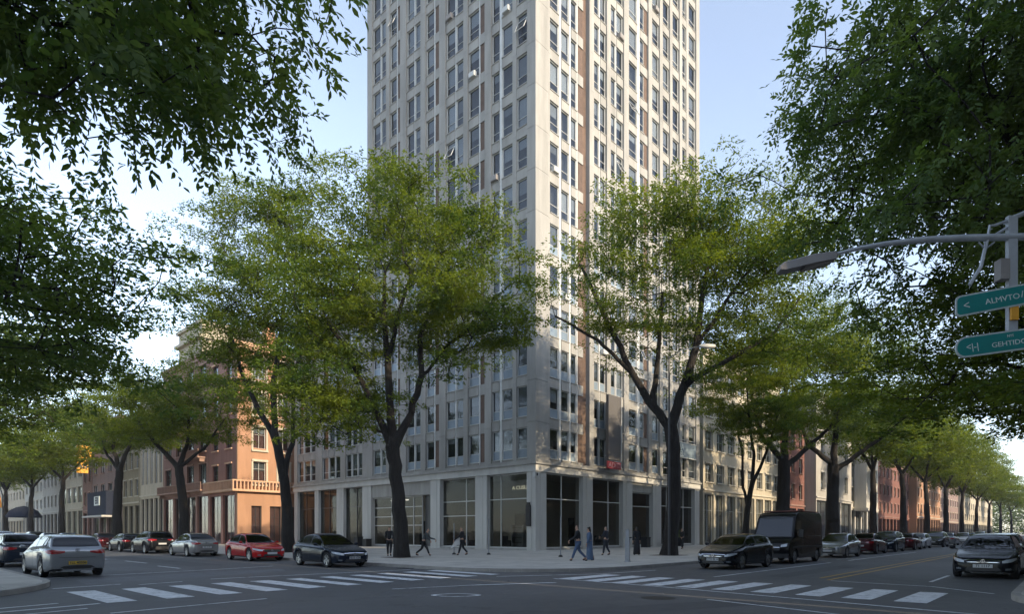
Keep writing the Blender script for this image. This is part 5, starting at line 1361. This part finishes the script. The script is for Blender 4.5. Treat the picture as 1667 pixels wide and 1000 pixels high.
def leaves_mesh(name, pts, per, size, m, seed=0, spread=.5, flat=.35, droop=.1, elong=.45):
    rg = np.random.default_rng(seed); n = len(pts)*per
    c = np.repeat(pts, per, axis=0)
    # a spray: points scattered along short radiating twigs, flattened
    tw = rg.integers(0, 6, n); base = rg.uniform(0, 2*math.pi, len(pts)); ang = np.repeat(base, per)+tw*1.047+rg.normal(0,.16,n)
    rad = spread*np.sqrt(rg.uniform(.02, 1, n)); 
    sp = np.repeat(rg.uniform(.75,1.3,len(pts)), per)
    c = c + np.stack([rad*sp*np.cos(ang), rad*sp*np.sin(ang), rg.normal(0, flat*spread*.5, n) - droop*rad + .0], 1)
    d = rg.normal(0, 1, (n,3)); d[:,2] *= .5; d[:,0] += np.cos(ang)*.9; d[:,1] += np.sin(ang)*.9; d[:,2] -= .25; d /= np.linalg.norm(d, axis=1, keepdims=True)
    up = rg.normal(0, .55, (n,3)); up[:,2] += 1; s = np.cross(d, up); s /= np.linalg.norm(s, axis=1, keepdims=True)+1e-9
    nn = np.cross(s, d)
    sz = size*rg.uniform(.65, 1.3, n)[:,None]; w = sz*elong*.5
    v0 = c; v1 = c + d*sz*.45 + s*w - nn*sz*.03; v2 = c + d*sz - nn*sz*.08; v3 = c + d*sz*.45 - s*w - nn*sz*.03
    V = np.stack([v0,v1,v2,v3], 1).reshape(-1,3); F = np.arange(n*4).reshape(-1,4)
    return np_mesh(name, V, F, m)
def crown_pts(ells, n, seed, hollow=.45, gap=.7, mind=.0):
    """points in a union of ellipsoids (cx,cy,cz,rx,ry,rz,weight), thinned by a smooth noise so that holes appear"""
    rg = np.random.default_rng(seed); out = []
    w = np.array([e[6] if len(e) > 6 else e[3]*e[4]*e[5] for e in ells]); w = w/w.sum()
    ph = rg.uniform(0, 6.28, (6,)); fr = rg.normal(0, 1.0, (6,3))
    while len(out) < n:
        e = ells[rg.choice(len(ells), p=w)]; v = rg.normal(0,1,3); v /= np.linalg.norm(v); q = rg.uniform(hollow**3, 1)**(1/3)
        p = np.array(e[:3]) + v*q*np.array(e[3:6])
        s = np.sin(fr@p*1.0+ph).sum()/6
        if s < -gap*.35: continue
        if mind and out and np.min(np.linalg.norm(np.array(out[-400:])-p, axis=1)) < mind: continue
        out.append(p)
    return np.array(out)
def clumped(ells, nclump, per, seed, hollow=.35, rx=1.25, rz=.42):
    """targets in flattened clumps, so that the crown is layered and the sky shows between the layers"""
    cs = crown_pts(ells, nclump, seed, hollow, 9); rg = np.random.default_rng(seed+1)
    k = rg.uniform(.7, 1.35, (nclump,1))
    p = np.repeat(cs, per, axis=0); q = rg.normal(0, 1, p.shape); q[:,:2] *= rx; q[:,2] *= rz
    q *= np.repeat(k, per, axis=0); q[:,2] -= .12*np.hypot(q[:,0], q[:,1])
    return p + q
def sprigs_mesh(name, pts, k, L, size, m, seed, centre):
    """leafy shoots: leaflets set in pairs along drooping twigs"""
    rg = np.random.default_rng(seed); n = len(pts)*k; nl = 11
    e = np.repeat(pts, k, axis=0) + rg.normal(0, .16, (n,3))
    out = e - np.array(centre); out[:,2] *= .3; out /= np.linalg.norm(out, axis=1, keepdims=True)
    d = out*.7 + rg.normal(0, .75, (n,3)); d[:,2] -= .35; d /= np.linalg.norm(d, axis=1, keepdims=True)
    ln = L*rg.uniform(.6, 1.25, n)
    t = np.linspace(.12, 1, nl)
    P = e[:,None,:] + d[:,None,:]*(ln[:,None]*t)[:,:,None]; P[:,:,2] -= .25*ln[:,None]*t**2
    side = np.cross(d, np.array([0,0,1.])+rg.normal(0,.35,(n,3))); side /= np.linalg.norm(side, axis=1, keepdims=True)+1e-9
    sg = np.where(np.arange(nl) % 2 == 0, 1., -1.); sg[-1] = 0
    ld = d[:,None,:]*.75 + side[:,None,:]*sg[None,:,None]*.85 + rg.normal(0,.22,(n,nl,3)); ld[:,:,2] -= .15
    ld /= np.linalg.norm(ld, axis=2, keepdims=True)
    up = np.cross(side, d)[:,None,:] + rg.normal(0,.35,(n,nl,3)); w = np.cross(ld, up); w /= np.linalg.norm(w, axis=2, keepdims=True)+1e-9
    nn = np.cross(w, ld)
    sz = size*rg.uniform(.6,1.25,(n,nl,1)); hw = sz*.21
    def at(f, s, z): return P + ld*sz*f + w*hw*s + nn*sz*z
    V = np.stack([at(0,0,0), at(.22,.75,.02), at(.55,1.0,.03), at(1,0,-.10), at(.55,-1.0,.03), at(.22,-.75,.02)], 2).reshape(-1,3)
    return np_mesh(name, V, np.arange(len(V)).reshape(-1,6), m)
def make_tree(label, loc, rz, seeds, ells, n, per, lsize, leafm, seed, spread=.6, scale=1.0, sides=7, hollow=.4, gap=.7, name='street_tree', tip=.011, flat=.35, step=.55, elong=.45, droop=.1, group=None, rmin=0.0, clump=None, sprig=None):
    pts = clumped(ells, clump[0], clump[1], seed, hollow, clump[2], clump[3]) if clump else crown_pts(ells, n, seed, hollow, gap)
    P, par, r, ends = tree_skeleton(seeds, pts, step, seed, tip)
    tr = branch_mesh('trunk', P, par, r, M['bark'], sides, rmin)
    # leaves sit on the twig ends and on thin wood near them
    thin = np.where((r < tip*1.7))[0]; rg = np.random.default_rng(seed+5)
    ex = P[np.array(ends)]
    lf = sprigs_mesh('crown', ex, sprig[0], sprig[1], lsize, M[leafm], seed, ex.mean(0)+np.array([0,0,1.])) if sprig else leaves_mesh('crown', ex, per, lsize, M[leafm], seed, spread, flat, droop, elong)
    t = thing(name, label, 'tree', loc, rz, group); t.scale = (scale,)*3
    link('trunk', tr, t); link('crown', lf, t)
    return t
def reuse(src, label, loc, rz, scale, leafm=None, group=None, zs=None):
    t = thing('street_tree', label, 'tree', loc, rz, group); t.scale = (scale, scale, scale*(zs or 1))
    idx = [o for o in bpy.data.objects if o.parent == src]
    for o in idx:
        c = o.copy(); C.objects.link(c); c.parent = t
        if leafm and 'crown' in o.name:
            c.material_slots[0].link = 'OBJECT'; c.material_slots[0].material = M[leafm]
    return t
G1 = 'street trees on the tower pavement'
# local frame: x = photo right, y = away, z = up (rotation RGT)
# T1: left tree, trunk at px 655, depth 34.3 (29 px per metre)
T1 = make_tree('large street tree with a forked trunk left of the tower corner', (-14.5,-2.5,KZ-.03), RGT,
  [[(0,0,0,.52),(-.05,0,.8,.44),(-.25,0,4.0,.37),(-.55,0,6.3,.40)],
   [(-.55,0,6.3,.3),(-1.5,.3,8.2,.17),(-2.5,.3,10.3,.15),(-3.6,.2,12.4,.12),(-4.6,.2,13.8,.09)],
   [(-.55,0,6.3,.3),(-.65,-.1,8.5,.22),(-.75,-.3,11.2,.19),(-.95,-.4,13.3,.14),(-.9,-.3,16,.08)],
   [(-.75,-.3,11.0,.15),(-.2,-.7,13,.12),(.6,-.9,15.4,.09)],
   [(-.55,0,6.3,.3),(.5,.2,8.2,.20),(1.05,.4,10.4,.18),(.9,.6,12.6,.15),(1.3,1.0,14.2,.1),(2.4,1.2,16.6,.07)],
   [(1.0,.4,10.2,.1),(2.6,.9,12.4,.08),(4.6,1.2,14.0,.05)]],
  [(0.3,0,16.4,5.9,5.6,4.6),(-3.9,0,13.6,3.5,4.0,3.0,105),(3.6,0,14.6,3.4,4.0,3.2),(.6,0,19.0,3.8,3.8,2.6),(-4.2,0,9.6,2.5,3.0,2.7,95),(4.6,0,13.2,2.4,3,2.0,40),(2.6,0,11.4,1.8,2.4,1.0,8)],
  600, 125, .175, 'leaf', 21, spread=.78, group=G1, hollow=.3, flat=.24, clump=(104, 10, 1.12, .38))
T2 = make_tree('tall street tree behind the red car with a leaning trunk', (-14.5,10.6,KZ-.03), RGT,
  [[(0,0,0,.50),(-.1,0,3.0,.38),(-.3,0,5.2,.34),(-.9,0,8.0,.30)],
   [(-.9,0,8.0,.24),(-2.4,.3,10.5,.18),(-3.6,.3,13.2,.12),(-4.2,0,16,.08)],
   [(-.9,0,8.0,.24),(-1.0,-.3,11.5,.2),(-.4,-.4,15.0,.15),(-.2,0,20,.08)],
   [(-.3,0,5.2,.2),(.35,0,8.4,.16),(.3,.2,12.5,.13),(1.6,.4,17,.08)]],
  [(-1.2,0,19.6,6.2,5.4,6.4),(-3.8,0,16.0,4.0,4.2,4.4),(2.4,0,20,4.0,4.4,4.6),(-3.8,0,23,2.6,3,3.2),(1.6,0,24.6,2.4,2.6,3.0),(-4.6,0,10.6,2.4,2.6,2.6,12)],
  560, 120, .19, 'leaf', 33, spread=.85, group=G1, hollow=.3, flat=.24, clump=(80, 10, 1.15, .42))
T3 = make_tree('street tree with a broad flat crown and grey leaning trunk before the brown house', (-14.5,30.3,KZ-.03), RGT,
  [[(0,0,0,.62),(-.1,0,4.0,.48),(-.6,0,8.6,.42)],
   [(-.6,0,8.6,.3),(-2.6,.3,10.6,.22),(-5,.3,13.4,.13),(-6.6,0,16,.08)],
   [(-.6,0,8.6,.3),(.2,.3,11.5,.2),(.6,0,15,.12)],
   [(-.6,0,8.6,.2),(2.4,0,11,.13),(4.4,0,14,.08)]],
  [(-.5,0,15.6,8.4,6.0,3.6),(-3.6,0,13.4,5.0,5,2.6),(3.8,0,13.8,5.0,4.6,2.8),(1,0,18.0,5.0,4.4,2.2)],
  620, 85, .23, 'leaf_lime', 41, spread=.9, clump=(56, 11, 1.35, .36), group=G1, scale=.86)
# right tree, trunk at px 1087, depth 37.6 (26.5 px per metre)
R1 = make_tree('large spreading street tree with a dark thick trunk right of the tower corner', (-1.5,-12.0,KZ-.03), RGT,
  [[(0,0,0,.62),(.1,0,.7,.48),(.35,0,4.0,.42),(.3,0,6.6,.44),(.1,0,8.0,.42)],
   [(.1,0,7.8,.3),(-1.2,.2,9.6,.25),(-2.2,.2,11.3,.2),(-3.8,.2,14.6,.15),(-5.4,.2,18.0,.08)],
   [(-2.2,.2,11.3,.14),(-4.4,-.3,13.2,.10),(-7.0,-.4,14.6,.06)],
   [(.1,0,7.8,.34),(.9,-.2,10.4,.28),(1.6,-.4,12.8,.22),(2.0,-.4,16.2,.15),(2.6,-.2,19.5,.08)],
   [(1.0,-.2,10.6,.2),(3.6,0,12.0,.14),(6.6,.2,13.8,.1),(8.2,.2,16,.06)],
   [(-1.0,.1,9.4,.2),(-.5,.6,12.4,.15),(-.2,.8,16.5,.1)],
   [(1.6,-.4,12.8,.14),(3.4,-.4,15.5,.1),(5.6,-.2,18.4,.06)]],
  [(0,0,17.2,7.4,6.4,4.8),(-4.6,0,16.2,4.0,4.6,3.4),(5.2,0,17.2,4.6,5.0,4.0),(1.2,0,20.4,5.4,4.6,3.0),(6.0,0,13.4,3.4,3.6,2.2),(5.4,0,21.4,2.8,3,2.4),(-6.0,0,14.6,2.2,3,1.8,10),(3.4,0,12.0,3.4,3.4,1.4,8)],
  660, 105, .18, 'leaf', 52, spread=.82, group=G1, hollow=.3, flat=.24, clump=(108, 9, 1.15, .36))
R3 = make_tree('dark street tree with a wide fork behind the black van', (33.0,-12.0,KZ-.03), RGT,
  [[(0,0,0,.75),(0,0,3.5,.62),(.1,0,8.4,.55)],
   [(.1,0,8.4,.3),(-2.4,.2,10.4,.22),(-3.6,.2,14,.14),(-4.4,0,18,.08)],
   [(.1,0,8.4,.35),(.4,0,12.6,.25),(0,0,18,.12)],
   [(.1,0,7.6,.3),(2.8,0,9.6,.22),(6.2,0,12.0,.14),(8.4,0,15,.08)]],
  [(0,0,18,8.2,6.4,6.0),(-4.2,0,15.0,5,5,3.6),(5.6,0,15.4,5.6,5,4.0),(1.0,0,22.4,5.4,5,4.6)],
  560, 110, .23, 'leaf_dark', 63, spread=1.0, clump=(56, 10, 1.4, .45), group=G1)
reuse(T2, 'slender street tree between the spreading tree and the black van', (10.4,-12.0,KZ-.03), RGT+2.2, .62, 'leaf', G1)
reuse(R3, 'street tree forking low in front of the cream apartment house', (18.6,-12.0,KZ-.03), RGT+.4, .90, 'leaf', G1)
reuse(T3, 'street tree with thick dark trunk before the mauve building', (-14.5,51.3,KZ-.03), RGT+2.6, .98, 'leaf_lime', G1)
# light version for the distance
FARP = make_tree('pale sunlit tree third along the left street', (-14.5,78,KZ-.03), 0,
  [[(0,0,0,.5),(0,0,6,.36),(.2,0,9,.3)],[(.2,0,9,.2),(-3,.5,13,.1)],[(.2,0,9,.2),(3,-1,13,.1)],[(.2,0,9,.2),(.5,2.5,14,.1)]],
  [(0,0,15,7,6.6,5.0),(2.5,1,18,4,4,3.4),(-3,-1,12.6,4,4,2.8)], 330, 75, .36, 'leaf_lime', 71, spread=1.2, sides=5, group=G1, rmin=.02)
names = ['pale tree fourth along the left street','pale tree fifth along the left street','farthest tree along the left street']
for i, y in enumerate((100, 124, 150)): reuse(FARP, names[i], (-14.5,y,KZ-.03), 1.3*i, 1.0+.05*i, 'leaf_lime', G1)
rows = [(55,'leaf','olive green tree beyond the dark forked tree on the right street',1.05),(74,'leaf_lime','yellow green tree in sun on the right street',1.15),(94,'leaf_lime','second yellow green tree on the right street',1.15),(116,'leaf_lime','third yellow green tree on the right street',1.15),(140,'leaf_lime','fourth yellow green tree on the right street',1.15),(168,'leaf','small distant tree on the right street before the peach building',1.1),(200,'leaf_lime','distant tree on the right street with the sky behind its top',1.1),(240,'leaf','far distant tree in the right row',1.1),(290,'leaf_lime','last tree of the right row',1.1)]
for i, (x, lm, lb, sc) in enumerate(rows): reuse(FARP, lb, (x,-11.0,KZ-.03), .9*i+.3, sc, lm, G1)
for i, (x, lb) in enumerate(((110,'distant tree on the south pavement of the right street'),(150,'second distant tree on the south pavement of the right street'),(200,'third distant tree on the south pavement'),(260,'last distant tree on the south pavement'))):
    reuse(FARP, lb, (x,-33.2,KZ-.03), 1.7*i, .9, 'leaf', 'street trees on the south pavement')
# west pavement trees (left edge of the photo)
GW = 'street trees on the west pavement'
W1 = make_tree('dense dark tree filling the left edge of the photo below the overhanging branches', (-36.2,-9.6,KZ-.03), RGT,
  [[(0,0,0,.42),(0,0,3,.33),(.2,0,4.6,.3)],[(.2,0,4.6,.2),(2.4,0,6.2,.10),(4.6,0,7.0,.03)],[(.2,0,4.6,.2),(1,1.2,7.4,.03)],[(.2,0,4.6,.2),(1.8,-1.1,6.9,.03)]],
  [(1.4,0,7.4,6.0,5.2,2.5),(4.2,0,6.8,3.4,4,1.8),(.6,0,8.6,4.2,4,1.7),(5.6,.3,6.0,2.0,2.6,1.0,8),(2.4,-.5,4.8,2.6,2.6,1.0,8)],
  520, 100, .145, 'leaf_dark', 81, spread=.6, group=GW, tip=.010, flat=.24, clump=(84, 9, .85, .28))
reuse(W1, 'dark tree behind the dense tree at the left edge', (-36.0,8,KZ-.03), RGT+.3, 1.25, 'leaf_dark', GW)
reuse(W1, 'dark green tree third along the west pavement', (-36.0,27,KZ-.03), RGT-.3, 1.4, 'leaf', GW)
reuse(FARP, 'sunlit tree far along the west pavement', (-35.5,52,KZ-.03), .5, 1.0, 'leaf_lime', GW)
reuse(FARP, 'second sunlit tree far along the west pavement', (-35.5,78,KZ-.03), 1.5, 1.0, 'leaf_lime', GW)
reuse(FARP, 'third sunlit tree far along the west pavement', (-35.5,110,KZ-.03), 2.5, 1.0, 'leaf_lime', GW)
# overhanging branches, upper left: the tree stands left of the camera
GS = 'street trees on the south pavement'
make_tree('big-leaved tree overhanging the upper left corner of the view', (-38.2,-23.2,KZ-.03), RGT,
  [[(0,0,0,.40),(0,0,3.4,.32),(.3,.4,5.0,.3)],[(.3,.4,5.0,.2),(1.6,2.6,7.2,.13),(3.2,4.6,8.4,.06)],[(.3,.4,5,.2),(.6,4,8,.1)],[(.3,.4,5,.2),(2.0,1.4,7.6,.1)]],
  [(1.0,4.4,9.3,2.9,3.2,1.7),(2.75,5.2,8.8,1.05,1.8,1.2,7),(1.9,3.2,7.4,1.3,1.6,.7,3),(2.9,3.0,6.2,.5,.6,.3,.8),(0.2,3.6,7.4,1.6,1.8,1.0,4),(1.6,2.6,9.0,2.6,2,1.5,6)],
  640, 66, .125, 'leaf_dark', 91, spread=.42, clump=(62, 9, .55, .22), sprig=(6, .5), group=GS, tip=.006, step=.35, flat=.7, elong=.42, droop=.35, hollow=.2, gap=1.2)
FRT = make_tree('large dark tree filling the upper right corner behind the mast arm', (-10.4,-31.7,KZ-.03), RGT,
  [[(0,0,0,.5),(0,0,4,.4),(0,0,6,.36)],[(0,0,6,.26),(-2,0,8.6,.15),(-3.8,0,10.2,.03)],[(0,0,6,.26),(-.8,.5,10,.14),(-1.4,0,12.5,.03)],[(0,0,6,.26),(1.6,0,10,.05)],[(0,0,6,.2),(-1.8,-.4,7.2,.08),(-3.2,-.5,7.9,.03)]],
  [(-.7,0,12.4,3.9,3.8,4.6,56),(-4.1,0,9.9,2.4,3.0,2.0,24),(-2.6,0,7.4,2.5,2.8,1.2,12),(2.0,0,12.0,3.6,3.6,3.6,12)],
  850, 140, .125, 'leaf_dark', 101, spread=.8, group=GS, tip=.011, clump=(128, 11, .85, .30), sprig=(12, .55), scale=1.4)
reuse(W1, 'dark tree on the south pavement behind the black saloon', (14,-34.4,KZ-.03), RGT+math.pi+.4, 1.5, 'leaf_dark', GS)
reuse(W1, 'drooping dark tree under the lower green sign at the right edge', (-8.2,-33.4,KZ-.03), RGT+math.pi-.2, 1.25, 'leaf', GS, zs=.78)
reuse(FARP, 'tree on the south pavement of the right street further along', (36,-33.6,KZ-.03), 0, .9, 'leaf', GS)
reuse(FARP, 'tree on the south pavement well down the right street', (70,-33.6,KZ-.03), 0, .9, 'leaf', GS)
# trees closing the far end of both streets
def wood(name, label, x0, x1, y0, y1, h, n, seed):
    rg = np.random.default_rng(seed); pts = np.stack([rg.uniform(x0,x1,n), rg.uniform(y0,y1,n), rg.uniform(1,h,n)], 1)
    me = leaves_mesh(name, pts, 20, 1.6, M['leaf'], seed, 3.0, .8); o = link(name, me); tag(o, label, 'trees', kind='stuff'); return o
wood('distant_trees', 'far-off belt of trees closing the end of the left street', -70, 40, 262, 285, 16, 1400, 5)
wood('distant_trees', 'far-off belt of trees closing the end of the right street', 420, 450, -120, 90, 20, 2200, 6)
# ------------------------------------------------------------ the air: far things fade a little
mb = MB(); mb.box(-700, 700, -700, 700, -1.2, 66); o = mb.build('haze', M['frame']); o['kind'] = 'stuff'; o['label'] = 'thin pale haze in the air of the streets'
hm = bpy.data.materials.new('haze_air'); hm.use_nodes = True; nt = hm.node_tree
nt.nodes.remove(nt.nodes['Principled BSDF']); pv = nt.nodes.new('ShaderNodeVolumePrincipled'); pv.inputs['Density'].default_value = .00035
pv.inputs['Color'].default_value = (.92, .94, .97, 1); pv.inputs['Anisotropy'].default_value = .3
nt.links.new(pv.outputs[0], nt.nodes['Material Output'].inputs['Volume']); o.data.materials[0] = hm
